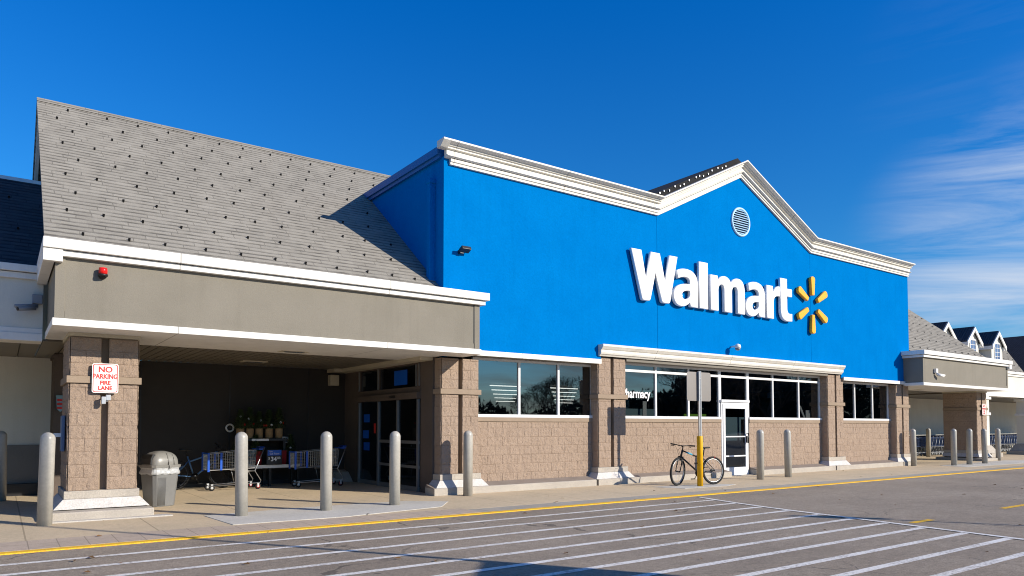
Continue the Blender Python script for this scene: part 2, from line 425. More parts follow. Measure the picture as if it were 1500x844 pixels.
for i in range(70):
    x = random.uniform(-1, 22); y = random.uniform(3, 12.6); r = random.uniform(.012, .035); a = random.uniform(0, 6.28)
    z = .024 if y > 9.9 else .012
    c, s_ = math.cos(a), math.sin(a)
    g.add([(x + c*r*1.6, y + s_*r*1.6, z), (x - s_*r*.8, y + c*r*.8, z + r*.5), (x - c*r*1.4, y - s_*r*1.4, z), (x + s_*r*.8, y - c*r*.8, z + r*.2)], [(0,1,2,3)])
tag(g.build('fallen_leaves', M['leaf']), 'scattered dry brown leaves lying on the asphalt and sidewalk', 'leaves', kind='stuff')

# ------------------------------------------------------------------ central store building
YC, YF = 13.15, 13.10          # column face, wall face
B = thing('store_building', 'bright blue gabled storefront with white cornice, tan block columns and dark windows', 'store', (17.56, 13.15, 0))
f = MB(); gz = .005
f.prism([(7.57,3.06),(12.05,3.06),(12.05,3.24),(14.07-gz,3.24),(14.07-gz,7.2),(7.57,7.2)], 'y', YF, 13.4)
f.prism([(14.07+gz,3.24),(21.16-gz,3.24),(21.16-gz,7.2),(17.6,8.95),(14.07+gz,7.2)], 'y', YF, 13.4)
f.prism([(21.16+gz,3.24),(22.9,3.24),(22.9,3.06),(27.55,3.06),(27.55,7.2),(21.16+gz,7.2)], 'y', YF, 13.4)
f.build('facade_wall', M['blue'], B)
def ramp_z(x): return 4.426 + .7896 * (x - 13.26)
f = MB()
f.prism([(13.4,2.95),(19.2,2.95),(19.2,7.25),(13.4,7.25)], 'x', 7.57, 7.85)
f.build('side_wall', M['blue'], B)
f = MB()
f.prism([(13.4,2.95),(25,2.95),(25,7.2),(13.4,7.2)], 'x', 27.27, 27.55)
f.build('side_wall', M['blue'], B)
f = MB(); f.box(7.47,7.86,13.2,19.2,7.26,7.42); f.box(7.51,7.86,13.2,19.2,7.18,7.26); f.build('side_coping', M['blue_trim'], B)
f = MB(); f.box(27.3,27.60,13.4,25,7.2,7.3); f.build('side_coping', M['blue_trim'], B)
f = MB(); f.box(7.85,27.27,13.4,25,6.6,6.7); f.build('flat_roof', M['roof_dark'], B)
f = MB(); f.prism([(13.75,7.48),(17.6,9.38),(21.4,7.50),(20.9,7.0),(17.6,8.8),(14.3,7.0)], 'y', 13.16, 18.5)
gr = f.build('gable_roof', M['roof_dark'], B)
for i in range(16):
    f = MB()
    tt = (i + random.uniform(.2,.8)) / 16; x = 13.95 + tt * 3.2; z = 7.53 + tt * 1.57 + random.choice((-.03,.02))
    f.box(x-.014, x+.014, 13.13, 13.158, z-.022, z+.022)
    f.build('roof_fastener', M['steel'], gr)

# cornice : profile swept along the parapet, sheared vertically on the gable
PROF = [(13.1,.0),(13.045,.0),(13.045,.055),(13.02,.06),(13.02,.125),(12.985,.135),(12.955,.15),(12.955,.165),(12.985,.175),(13.0,.185),(13.0,.285),
        (12.945,.298),(12.945,.335),(12.91,.345),(12.905,.378),(12.86,.388),(12.835,.402),(12.80,.408),(12.80,.445),(13.1,.445)]
def sweep(path, prof, name, m, parent):
    mb = MB(); n = len(prof)
    vs = [(x, y, z + h) for (x, z) in path for (y, h) in prof]
    fs = []
    for i in range(len(path) - 1):
        for j in range(n):
            fs.append((i*n + j, i*n + (j+1) % n, (i+1)*n + (j+1) % n, (i+1)*n + j))
    fs.append(tuple(range(n - 1, -1, -1))); fs.append(tuple(range((len(path)-1)*n, len(path)*n)))
    mb.add(vs, fs); return mb.build(name, m, parent)
low = PROF[:5] + [(13.1,.125)]
up = [(13.1,.128)] + PROF[5:]
sweep([(7.70,7.035),(14.07,7.035),(17.6,8.77),(21.16,7.035),(27.53,7.035)], low, 'cornice_fascia', M['cornice'], B)
sweep([(7.58,7.035),(14.07,7.035),(17.6,8.77),(21.16,7.035),(27.55,7.035)], up, 'parapet_cornice', M['cornice'], B)
f = MB()   # mitred end return at the left corner
f.prism([(12.80,7.445),(12.80,7.479),(13.1,7.479),(13.1,7.33),(12.945,7.33)], 'x', 7.40, 7.579); f.build('cornice_return', M['cornice'], B)
# downspout
f = MB(); f.box(7.43,7.57,13.46,13.60,4.55,6.74); f.box(7.42,7.575,13.44,13.62,6.70,6.80); f.build('downspout', M['blue'], B, bevel=.01)

# entrance cornice and head trims
EP = [(13.1,0),(13.05,0),(13.03,.03),(13.0,.05),(12.985,.09),(12.985,.15),(12.96,.17),(12.93,.21),(12.91,.235),(12.91,.285),(13.1,.285)]
sweep([(11.96,3.18),(22.84,3.18)], EP, 'entrance_cornice', M['cornice'], B)
for xa, xb in ((8.06,12.02),(22.97,27.5)):
    f = MB(); f.box(xa,xb,13.04,YF-.001,2.985,3.10); f.build('head_trim', M['white'], B, bevel=.006)
for xa, xb, z in ((8.47,12.0,2.99),(12.93,22.1,3.10),(23.06,26.6,2.99)):
    f = MB(); f.box(xa,xb,YF+.002,13.52,z,z+.069 if z < 3.05 else 3.235); f.build('window_soffit', M['soffit'], B)

# block walls
for xa, xb in ((8.47,12.0),(12.93,16.97),(18.27,22.12),(23.06,26.58)):
    f = MB(); block_face(f, (xa,13.385,.19), (1,0,0), (0,-1,0), xb - xa, .19, 1.555)
    f.build('block_wall', M['block'], B)
    f = MB(); f.box(xa,xb,13.40,13.66,0,1.66); f.build('wall_core', M['band'], B)
    f = MB(); f.box(xa,xb,13.345,13.399,1.556,1.652)
    f.build('sill_course', M['band'], B, bevel=.006)
def plinth(xa, xb):
    f = MB(); f.prism([(13.0,0),(13.0,.150),(13.012,.160),(13.02,.162),(13.40,.162),(13.40,0)], 'x', xa, xb)
    p = f.build('plinth', M['plinth'], B)
    f = MB(); f.prism([(13.03,.163),(13.36,.225),(13.40,.163)], 'x', xa, xb); f.build('weathered_top', M['plinth_top'], p)
plinth(7.32, 11.80); plinth(11.87, 16.95); plinth(18.29, 22.30); plinth(22.37, 26.75); plinth(26.82, 27.62)
for x in (11.835, 22.335, 26.785):
    f = MB(); f.box(x-.034,x+.034,13.06,13.3,.01,.15); f.build('plinth_joint', M['black'], B)

def column(parent, x0, w=.92, y0=YC, depth=.27, left=True, top=2.93, right=False, wide=0.10):
    """two split-face piers with a dark groove, a smooth band and a sloped pedestal"""
    pw = (w - wide) / 2
    f = MB()
    for xa in (x0, x0 + pw + wide):
        block_face(f, (xa,y0,.44), (1,0,0), (0,-1,0), pw, .44, 2.13, halves=True)
        block_face(f, (xa,y0,2.245), (1,0,0), (0,-1,0), pw, 2.245, top, halves=True)
    sides = []
    if left: sides.append((x0, -1))
    if right: sides.append((x0 + w, 1))
    for xs, s in sides:
        for za, zb in ((.44,2.13),(2.245,top)):
            if s < 0: block_face(f, (xs, y0 + depth, za), (0,-1,0), (-1,0,0), depth, za, zb)
            else: block_face(f, (xs, y0, za), (0,1,0), (1,0,0), depth, za, zb)
    c = f.build('column', M['block'], parent)
    f = MB(); e = .003
    f.box(x0+e, x0+pw-e, y0+e, y0+depth, .0, top); f.box(x0+pw+wide+e, x0+w-e, y0+e, y0+depth, .0, top)
    f.box(x0+pw-.01, x0+pw+wide+.01, y0+.12, y0+depth-.01, 0, top)
    f.build('column_core', M['band'], c)
    f = MB(); f.box(x0-.05, x0+w+.05, y0-.055, y0+depth, 2.132, 2.243); f.build('band', M['band'], c, bevel=.006)
    yb = y0 + depth
    f = MB(); f.box(x0-.05, x0+w+.05, y0-.045, yb, .315, .438); f.build('pedestal_cap', M['plinth'], c, bevel=.006)
    f = MB(); a, b = x0-.06, x0+w+.06
    vs = [(a-.13,y0-.14,.166),(b+.13,y0-.14,.166),(b+.13,yb,.166),(a-.13,yb,.166),(a,y0-.055,.313),(b,y0-.055,.313),(b,yb,.313),(a,yb,.313)]
    f.add(vs, [(0,3,2,1),(4,5,6,7),(0,1,5,4),(1,2,6,5),(2,3,7,6),(3,0,4,7)])
    f.build('pedestal', M['pedestal_paint'], c)
    return c
column(B, 7.56, top=2.90); column(B, 12.0, top=3.16); column(B, 22.13, top=3.16); column(B, 26.59, top=2.97)

# windows
def window(xs, z0, z1, transom=None, label=None, g=M['glass'], fw=.055):
    f = MB(); y0, y1 = 13.40, 13.47
    xa, xb = xs[0], xs[-1]
    f.box(xa, xb, 13.34, y1, z0 - .012, z0 + fw)
    f.box(xa, xb, y0, y1, z1 - fw, z1)
    for x in xs:
        l_ = xa if x == xa else (xb - fw if x == xb else x - fw / 2)
        f.box(l_, l_ + fw, y0 + .002, y1 - .002, z0 + fw, z1 - fw)
    if transom: 
        for xl, xr in zip(xs, xs[1:]): f.box(xl + fw*.5, xr - fw*.5, y0 + .004, y1 - .004, transom - .03, transom + .035)
    w = f.build('window', M['aluminium'], B)
    f = MB()
    for xl, xr in zip(xs, xs[1:]):
        f.quad((xl,13.435,z0+.02),(xr,13.435,z0+.02),(xr,13.435,z1-.02),(xl,13.435,z1-.02))
    f.build('pane', g, w)
    return w
window([8.5,9.78,10.95,12.05], 1.665, 2.985)
window([12.95,14.32,15.63,16.97], 1.665, 3.10, 2.90)
window([16.97,18.27], 2.17, 3.10, 2.90)
window([18.27,19.53,20.91,22.12], 1.665, 3.10, 2.90)
window([23.06,24.27,25.46,26.58], 1.665, 2.985)
# glazed service door
f = MB(); fx0, fx1 = 17.0, 18.24
f.box(fx0, fx0+.06, 13.38, 13.47, 0, 2.168); f.box(fx1-.06, fx1, 13.38, 13.47, 0, 2.168); f.box(fx0+.06, fx1-.06, 13.38, 13.47, 2.10, 2.168)
dr = f.build('door', M['aluminium'], B)
f = MB(); a, b = fx0 + .065, fx1 - .065
f.box(a, a+.09, 13.36, 13.40, .02, 2.095); f.box(b-.09, b, 13.36, 13.40, .02, 2.095)
f.box(a+.09, b-.09, 13.362, 13.398, .02, .25); f.box(a+.09, b-.09, 13.362, 13.398, 1.97, 2.095)
f.box(a+.09, b-.09, 13.362, 13.398, 1.13, 1.165); f.box(a+.09, b-.09, 13.362, 13.398, .56, .60)
f.build('door_leaf', M['aluminium'], dr)
f = MB(); f.quad((a+.05,13.38,.1),(b-.05,13.38,.1),(b-.05,13.38,2.05),(a+.05,13.38,2.05)); f.build('pane', M['door_glass'], dr)
f = MB(); f.tube([(b-.045,13.30,.95),(b-.045,13.30,1.25)], .016); f.tube([(b-.045,13.36,.97),(b-.045,13.30,.97)], .01); f.tube([(b-.045,13.36,1.23),(b-.045,13.30,1.23)], .01)
f.box(b-.075, b-.015, 13.345, 13.36, .98, 1.16)
f.build('handle', M['black_metal'], dr)
f = MB(); f.box(16.98,18.26,13.2,13.5,0,.018); f.build('threshold', M['plinth'], B)

# shop interior seen through the glass
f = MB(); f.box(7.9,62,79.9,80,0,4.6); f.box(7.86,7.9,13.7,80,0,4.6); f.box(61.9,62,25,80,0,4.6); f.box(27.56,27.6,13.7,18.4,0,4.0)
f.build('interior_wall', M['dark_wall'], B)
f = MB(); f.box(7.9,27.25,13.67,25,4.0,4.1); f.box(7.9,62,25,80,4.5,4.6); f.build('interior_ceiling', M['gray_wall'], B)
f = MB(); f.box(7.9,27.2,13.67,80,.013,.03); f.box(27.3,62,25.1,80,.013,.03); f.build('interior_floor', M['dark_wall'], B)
for y in (42, 47, 53, 60, 68):
    for k in (.70, .83):
        if k * y > 60: continue
        f = MB(); f.box(k*y-1.3, k*y+1.3, y-.08, y+.08, 4.30, 4.36); f.build('interior_light', M['tube'], B)
f = MB(); f.box(13.9,15.5,14.6,15.2,.1,1.95); f.box(14.9,15.3,15.4,16,.1,2.3); f.box(19.2,21.4,15.0,15.6,.1,1.75); f.build('shelf_unit', M['teal_panel'], B)
f = MB(); f.box(15.66,16.6,13.60,13.66,1.68,1.80); f.build('lime_strip', M['green_strip'], B)
f = MB(); f.box(14.02,14.16,13.60,13.62,1.70,2.12); f.box(13.62,14.0,13.62,13.64,1.68,1.75); f.box(21.6,21.85,13.60,13.62,1.70,1.98); f.prism([(21.2,2.12),(21.32,2.12),(21.55,1.75),(21.5,1.7)], 'y', 13.60, 13.62)
f.box(23.55,23.85,13.60,13.62,1.95,2.35); f.build('window_poster', M['paper'], B)
text('window_lettering', 'Pharmacy', .33, (13.60,13.425,2.30), M['letter'], B, ext=.002, off=.006, sx=.80)

# round louvred gable vent
v = MB(); cx, cz = 17.6, 7.45
v.torus((cx,13.085,cz), .40, .035, 'y', 36, 8); vt = v.build('gable_vent', mat('pale_blue_paint', (.42,.66,.86), .5), B)
v = MB(); v.lathe([(.40,13.092),(.40,13.098)], (cx,0,cz), 36, 'y'); v.build('vent_back', M['navy'], vt)
v = MB()
for i in range(11):
    z = cz - .335 + i * .067; hw = math.sqrt(max(.385 ** 2 - (z - cz) ** 2, .01))
    v.prism([(13.09,z+.022),(13.055,z-.010),(13.06,z-.016),(13.09,z+.008)], 'x', cx-hw, cx+hw)
v.build('louvre', bpy.data.materials['pale_blue_paint'], vt)

# ------------------------------------------------------------------ side wings (the right one is the mirror of the left one)
def make_wing(mir):
    X = (lambda x: 35.13 - x) if mir else (lambda x: x)
    name = 'gabled_wing'
    lab = ('gray shingled wing with taupe canopy fascia beyond the right end of the blue storefront' if mir else
           'gray shingled wing with taupe canopy fascia and open entrance left of the blue storefront')
    W = thing(name, lab, 'store wing', (X(4.2), 13.0, 0))
    def bx(mb, x0, x1, *r): return mb.box(X(x0), X(x1), *r)
    def pz(mb, pts, a, b): return mb.prism([(X(p[0]), p[1]) for p in pts], 'z', a, b)
    L = lambda y0, xi: [(.62 - xi, y0), (8.03 + xi, y0), (8.03 + xi, 13.098), (7.56, 13.098), (7.56, 14.5), (.62 - xi, 14.5)]
    f = MB(); pz(f, L(12.42, 0), 3.042, 3.97); fa = f.build('fascia', M['taupe'], W)
    f = MB()  # raised margin boards
    bx(f, .612, .74, 12.405, 12.419, 3.043, 3.948); bx(f, 7.91, 8.034, 12.405, 12.419, 3.043, 3.948); bx(f, .741, 7.895, 12.408, 12.419, 3.043, 3.15)
    f.build('margin_board', M['taupe'], fa, bevel=.004)
    f = MB(); bx(f, 7.893, 7.909, 12.412, 12.419, 3.151, 3.948); f.build('reveal', M['black'], fa)
    f = MB(); pz(f, L(12.38, .03), 2.93, 3.040); f.build('soffit_trim', M['white'], W, bevel=.006)
    f = MB(); pz(f, L(12.33, .10), 3.952, 4.035); f.build('gutter_board', M['white'], W, bevel=.005)
    f = MB(); pz(f, L(12.27, .17), 4.046, 4.20); f.build('gutter', M['white'], W, bevel=.008)
    f = MB(); bx(f, .455, .70, 12.30, 12.415, 3.86, 4.045); bx(f, .455, .60, 12.416, 14.5, 3.86, 4.04); f.build('gutter_end', M['white'], W, bevel=.005)
    # soffit planks
    f = MB(); n = 42
    for i in range(n):
        a = .63 + i * (7.5 - .63) / n; b = .63 + (i + 1) * (7.5 - .63) / n - .022
        bx(f, a, b, 12.50, 18.2, 2.945, 2.975)
    bx(f, .63, 7.5, 12.5, 18.2, 2.98, 2.99); bx(f, 7.5, 7.98, 12.5, 13.09, 2.945, 2.975)
    so = f.build('soffit', M['soffit'], W)
    for y in (14.1, 16.85):
        f = MB(); bx(f, 4.45, 5.0, y-.16, y+.16, 2.925, 2.944); sl = f.build('soffit_light', M['beige_trim'], W)
        f = MB(); bx(f, 4.53, 4.92, y-.10, y+.10, 2.919, 2.924); f.build('lens', M['dome_glass'], sl)
    # roof
    xa, xb = .50, 7.57
    zr = ramp_z(18.55)
    def slab(mb, x0, x1, y0, z0, y1, z1, th=.10):
        mb.prism([(y0, z0), (y1, z1), (y1, z1 - th), (y0, z0 - th)], 'x', X(x0), X(x1))
    f = MB(); slab(f, xa, 7.568, 12.9, ramp_z(12.9), 18.55, zr); slab(f, 7.568, 9.6, 16.95, ramp_z(16.95), 18.55, zr)
    ro = f.build('roof', M['shingle'], W)
    f = MB(); slab(f, xa, 9.6, 24.2, zr - .79*5.65, 18.55, zr - .002); f.build('rear_roof', M['shingle'], W)
    f = MB(); f.prism([(18.40, zr-.10), (18.55, zr+.03), (18.70, zr-.10), (18.55, zr-.012)], 'x', X(xa), X(9.6)); f.build('ridge_cap', M['shingle'], ro)
    f = MB()
    if not mir: f.box(7.3, 7.44, 16.0, 16.05, ramp_z(16.0), ramp_z(16.0) + .02)
    # gable end wall and rake boards
    f = MB(); f.prism([(14.3,3.0),(14.3,ramp_z(14.3)-.11),(18.55,zr-.11),(23.9,zr-.79*5.35-.11),(23.9,3.0)], 'x', X(.72), X(.82)); f.build('gable_wall', M['cream'], W)
    f = MB()
    f.prism([(12.95,ramp_z(12.95)-.102),(18.55,zr-.102),(18.55,zr-.30),(13.2,ramp_z(12.95)-.102)], 'x', X(.53), X(.60))
    f.prism([(24.2,zr-.79*5.65-.102),(18.55,zr-.102),(18.55,zr-.30),(24.2,zr-.79*5.65-.30)], 'x', X(.53), X(.60)); f.build('rake_board', M['white'], W)
    # walls round the recess
    if not mir:
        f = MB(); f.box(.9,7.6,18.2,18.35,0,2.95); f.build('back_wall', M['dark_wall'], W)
        for x in (2.6, 4.55, 6.5):
            f = MB(); f.box(x-.012,x+.012,18.19,18.199,.0,2.94); f.build('wall_joint', M['black'], W)
        f = MB(); f.box(1.2,7.0,18.16,18.199,.0,.10); f.build('base_strip', M['black'], W)
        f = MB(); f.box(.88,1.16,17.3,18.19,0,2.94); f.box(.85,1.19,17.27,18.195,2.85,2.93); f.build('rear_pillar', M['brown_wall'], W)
    # corner column on its wide pier
    x0, w, dep = .88, .95, 1.30
    xm = X(x0 + w) if mir else x0
    c = column(W, xm, w=w, depth=dep, left=True, right=not mir or True, top=2.87, wide=.11)
    f = MB(); bx(f, x0-.03, x0+w+.03, YC-.03, YC+dep+.03, 2.872, 2.929); f.build('capital', M['beige_trim'], c)
    f = MB(); yb = YC + dep
    f.box(xm-.26, xm+w+.22, 12.74, yb+.25, 0, .150 if not mir else .12); f.build('plinth', M['plinth'], c, bevel=.02)
    return W
WL = make_wing(False); WR = make_wing(True)
f = MB(); f.prism([(.50,12.62),(2.3,12.6),(2.25,12.80),(.5,12.80)], 'z', .0, .03); f.build('mortar_skirt', M['mortar_patch'], WL)
# snow guards
SNOW = [(1.06,18.23),(0.84,17.72),(1.38,17.72),(1.09,17.20),(1.81,18.23),(2.07,17.70),(1.81,17.19),(1.44,16.60),(0.89,16.60),(1.12,15.98),(0.88,15.35),(1.00,14.71),(0.84,14.10),(1.03,13.43),(1.38,14.09),(1.38,15.34),(1.75,15.98),(2.07,16.57),(2.38,17.17),(2.43,18.20),(2.75,17.67),(3.07,18.21),(2.67,16.55),(2.31,15.96),(2.05,15.33),(1.75,14.70),(1.99,14.08),(1.70,13.44),(2.25,13.44),(2.30,14.69),(2.71,15.33),(2.89,15.96),(3.00,17.17),(3.38,17.69),(3.62,18.20),(3.93,17.70),(4.21,18.20),(3.59,17.17),(3.33,16.54),(3.56,15.95),(3.32,15.33),(2.83,14.70),(2.62,14.08),(2.91,13.45),(3.19,14.08),(3.54,14.70),(3.85,15.34),(4.13,15.95),(3.87,16.56),(4.17,17.18),(4.56,17.67),(4.77,18.22),(4.71,17.17),(4.49,16.54),(4.11,14.71),(3.80,14.07),(3.52,13.46),(5.06,17.69),(5.44,18.21),(5.96,18.19),(5.73,17.69),(5.39,17.17),(5.03,16.55),(4.66,15.96),(4.46,15.33),(4.14,13.45),(4.42,14.07),(4.64,14.68),(5.00,15.34),(5.36,15.94),(5.72,16.55),(6.01,17.17),(6.26,17.67),(6.47,18.16),(7.13,18.18),(6.82,17.67),(6.46,17.14),(6.23,16.54),(5.98,15.94),(5.67,15.33),(5.31,14.69),(5.01,14.07),(4.72,13.45),(5.34,13.43),(5.61,14.06),(5.97,14.70),(6.82,16.53),(7.12,17.13),(7.40,17.65),(7.71,18.19),(8.26,18.15),(8.03,17.67),(6.23,15.34),(7.11,15.99),(6.84,15.33),(6.47,14.67),(6.20,14.07),(5.99,13.44),(6.54,13.44),(7.05,13.41),(6.80,14.04),(7.10,14.67)]
def guard():
    f = MB(); f.box(-.026,.026,-.02,-.006,0,.062); f.box(-.016,.016,-.07,.06,0,.008)
    f.tube([(0,-.012,.052),(0,.045,.01)], .009, 4); return f
gm = guard(); ang = math.atan(.7896)
gm.xform(Matrix.Rotation(ang, 4, 'X') @ Matrix.Scale(.70, 4))
def place_guards(pts, parent, zf=ramp_z):
    first = None
    for i, (x, y) in enumerate(pts[:100]):
        z = zf(y) + .002
        if first is None:
            first = gm.build('snow_guard', M['black_metal'], parent, local=True); o = first
        else:
            o = first.copy(); COL.objects.link(o)
        o.location = Vector((x, y, z)) - root_loc(parent)
    if len(pts) > 100:
        f = MB()
        for x, y in pts[100:]:
            f.add([(p[0] + x, p[1] + y, p[2] + zf(y) + .002) for p in gm.v], gm.f)
        o = f.build('snow_guards_rest', M['black_metal'], parent); o['kind'] = 'stuff'
SNOW.sort(key=lambda p: p[1])
place_guards(SNOW, WL)
RG = []
for r in range(9):
    for k in range(14):
        x = 27.75 + k * .60 + (r % 2) * .30; y = 13.35 + r * .60
        if x < 34.5: RG.append((x, y))
place_guards(RG[:100], WR)

# sliding entrance in the side of the store under the left canopy
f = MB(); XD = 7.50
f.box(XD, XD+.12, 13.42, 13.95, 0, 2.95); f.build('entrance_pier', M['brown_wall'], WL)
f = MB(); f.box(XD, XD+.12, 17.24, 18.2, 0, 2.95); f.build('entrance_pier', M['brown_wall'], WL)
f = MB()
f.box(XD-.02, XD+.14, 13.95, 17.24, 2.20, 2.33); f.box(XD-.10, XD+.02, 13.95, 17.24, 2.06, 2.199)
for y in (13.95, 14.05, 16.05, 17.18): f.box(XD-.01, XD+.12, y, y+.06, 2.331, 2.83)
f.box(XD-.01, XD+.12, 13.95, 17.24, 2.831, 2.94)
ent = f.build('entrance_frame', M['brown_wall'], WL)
f = MB()
for y in (13.97, 14.10, 16.07, 17.19): f.box(XD-.035, XD-.005, y, y+.045, 2.34, 2.83)
for y in (14.02, 15.02, 16.05, 17.19): f.box(XD-.05, XD, y-.03, y+.03, .02, 2.05)
f.box(XD-.03, XD, 13.97, 16.02, 1.06, 1.13); f.box(XD-.03, XD, 13.97, 16.02, .52, .58); f.box(XD-.03, XD, 13.97, 17.2, .02, .12)
f.build('door_frame', M['gray_frame'], ent)
f = MB(); f.quad((XD-.01,13.95,.02),(XD-.01,17.2,.02),(XD-.01,17.2,2.05),(XD-.01,13.95,2.05)); f.quad((XD+.02,13.95,2.33),(XD+.02,17.2,2.33),(XD+.02,17.2,2.83),(XD+.02,13.95,2.83))
f.build('pane', M['door_glass'], ent)
f = MB(); f.box(XD-.05,XD-.03,14.98,15.06,1.25,1.30); f.box(XD-.105,XD-.1,15.0,15.3,2.10,2.16); f.build('door_sensor', M['black'], ent)
f = MB(); f.box(XD+.010,XD+.014,14.62,15.28,2.40,2.74)
for (y, z) in ((16.75,1.65),(16.8,1.25),(16.75,.95)): f.box(XD-.018,XD-.014,y-.17,y+.17,z-.10,z+.10)
f.build('door_decal', M['decal_blue'], ent)
f = MB(); f.box(XD-.02,XD-.015,16.22,16.32,1.28,1.52); f.build('door_notice', M['sign_red'], ent)
f = MB(); f.box(7.2,7.5,13.42,18.2,2.86,2.944); f.box(7.0,7.2,17.7,18.2,2.86,2.944); f.build('ceiling_trim', M['beige_trim'], WL)
f = MB(); f.prism([(17.6,0),(18.2,0),(18.2,.3),(17.9,.25)], 'x', 6.9, 7.5); f.build('ramp_kerb', M['plinth'], WL)

# low wings at both ends
def low_wing(mir):
    X = (lambda x: 35.13 - x) if mir else (lambda x: x)
    far = -26 if mir else -14
    lab = ('cream low wing with three small dormers at the far right end of the row' if mir else
           'low shaded wing with roof coloured as shaded at the left edge beside the gray gable')
    W = thing('low_wing', lab, 'store wing', (X(-3), 15, 0))
    def bx(mb, x0, x1, *r): return mb.box(X(x0), X(x1), *r)
    xe = .555
    f = MB(); bx(f, far, xe, 14.5, 15.0, 3.02, 4.0); f.build('fascia', M['cream'], W)
    f = MB(); bx(f, far, xe, 14.47, 15.0, 2.885, 3.015); bx(f, far, xe, 14.485, 14.499, 3.016, 3.10); f.build('soffit_trim', M['white'], W, bevel=.005)
    f = MB(); bx(f, far, xe, 14.44, 15.0, 3.92, 4.02); bx(f, far, xe, 14.38, 15.05, 4.03, 4.15); f.build('gutter', M['white'], W, bevel=.006)
    f = MB(); n = 60
    for i in range(n):
        a = xe + .3 - i * .3; bx(f, a, a - .285, 14.55, 18.2, 2.90, 2.93)
    bx(f, far, xe, 14.55, 18.2, 2.935, 2.945); f.build('soffit', M['soffit'], W)
    zl = lambda y: 4.14 + .74 * (y - 14.98)
    f = MB()
    f.prism([(14.9,zl(14.9)),(18.5,zl(18.5)),(22.5,zl(14.5)),(22.5,zl(14.5)-.1),(18.5,zl(18.5)-.12),(14.9,zl(14.9)-.1)], 'x', X(far), X(.72)); ro = f.build('roof', M['shingle'] if mir else M['shingle_dark'], W)  # left roof: the gable's shade is put into the darker shingle colour
    f = MB(); f.prism([(18.38,zl(18.5)-.08),(18.5,zl(18.5)+.03),(18.62,zl(18.5)-.08),(18.5,zl(18.5)-.02)], 'x', X(far), X(.70)); f.build('ridge_cap', M['white'] if not mir else M['shingle'], ro)
    f = MB(); bx(f, far, .89, 18.2, 18.35, .30 if not mir else 0, 2.95); wl = f.build('back_wall', M['cream'], W)
    if not mir:
        f = MB(); bx(f, far, .87, 18.17, 18.199, .26, 1.06); f.build('wainscot', M['gray_wall'], wl)
        f = MB(); bx(f, far, .87, 18.05, 18.3, 0, .255); bx(f, far, .87, 18.21, 18.34, .255, .32); f.build('base_rail', M['black'], wl)
    f = MB(); bx(f, far, far + .1, 14.6, 18.4, 0, 3); f.build('end_wall', M['cream'], W)
    return W, zl
LL, zl = low_wing(False); LR, zl = low_wing(True)
place_guards([(-.55,16.6),(-.9,15.7),(.05,17.6),(-.1,15.2),(-1.4,16.9),(-1.3,15.3),(.2,16.4)], LL, zl)
pts = []
for r in range(5):
    for k in range(26):
        x = 35.2 + k * .62 + (r % 2) * .31; y = 15.2 + r * .6
        if abs(((x - 37.07 + 1.45) % 2.92) - 1.45) < .9 and y > 15.6 and x < 44.5: continue
        pts.append((x, y))
place_guards(pts[:100], LR, zl)
f = MB(); f.box(27.6,36,18.2,18.35,0,2.95); f.build('back_wall', M['cream'], WR)
# right wing: cream columns
for x in (37.55, 42.5):
    f = MB(); f.box(x,x+.55,14.5,14.95,0,2.9); c = f.build('cream_column', M['cream'], LR, bevel=.01)
    f = MB(); f.box(x-.07,x+.62,14.43,15.02,2.72,2.84); f.build('capital', M['white'], c)
    f = MB(); f.box(x-.05,x+.60,14.45,15.0,1.98,2.10); f.build('column_band', M['white'], c)
    f = MB(); a, b = x - .05, x + .6
    f.add([(a-.2,14.25,.2),(b+.2,14.25,.2),(b+.2,15.2,.2),(a-.2,15.2,.2),(a,14.45,.55),(b,14.45,.55),(b,15,.55),(a,15,.55)], [(0,3,2,1),(4,5,6,7),(0,1,5,4),(1,2,6,5),(2,3,7,6),(3,0,4,7)])
    f.box(a-.3,b+.3,14.1,15.3,0,.198); f.build('pedestal', M['plinth'], c)
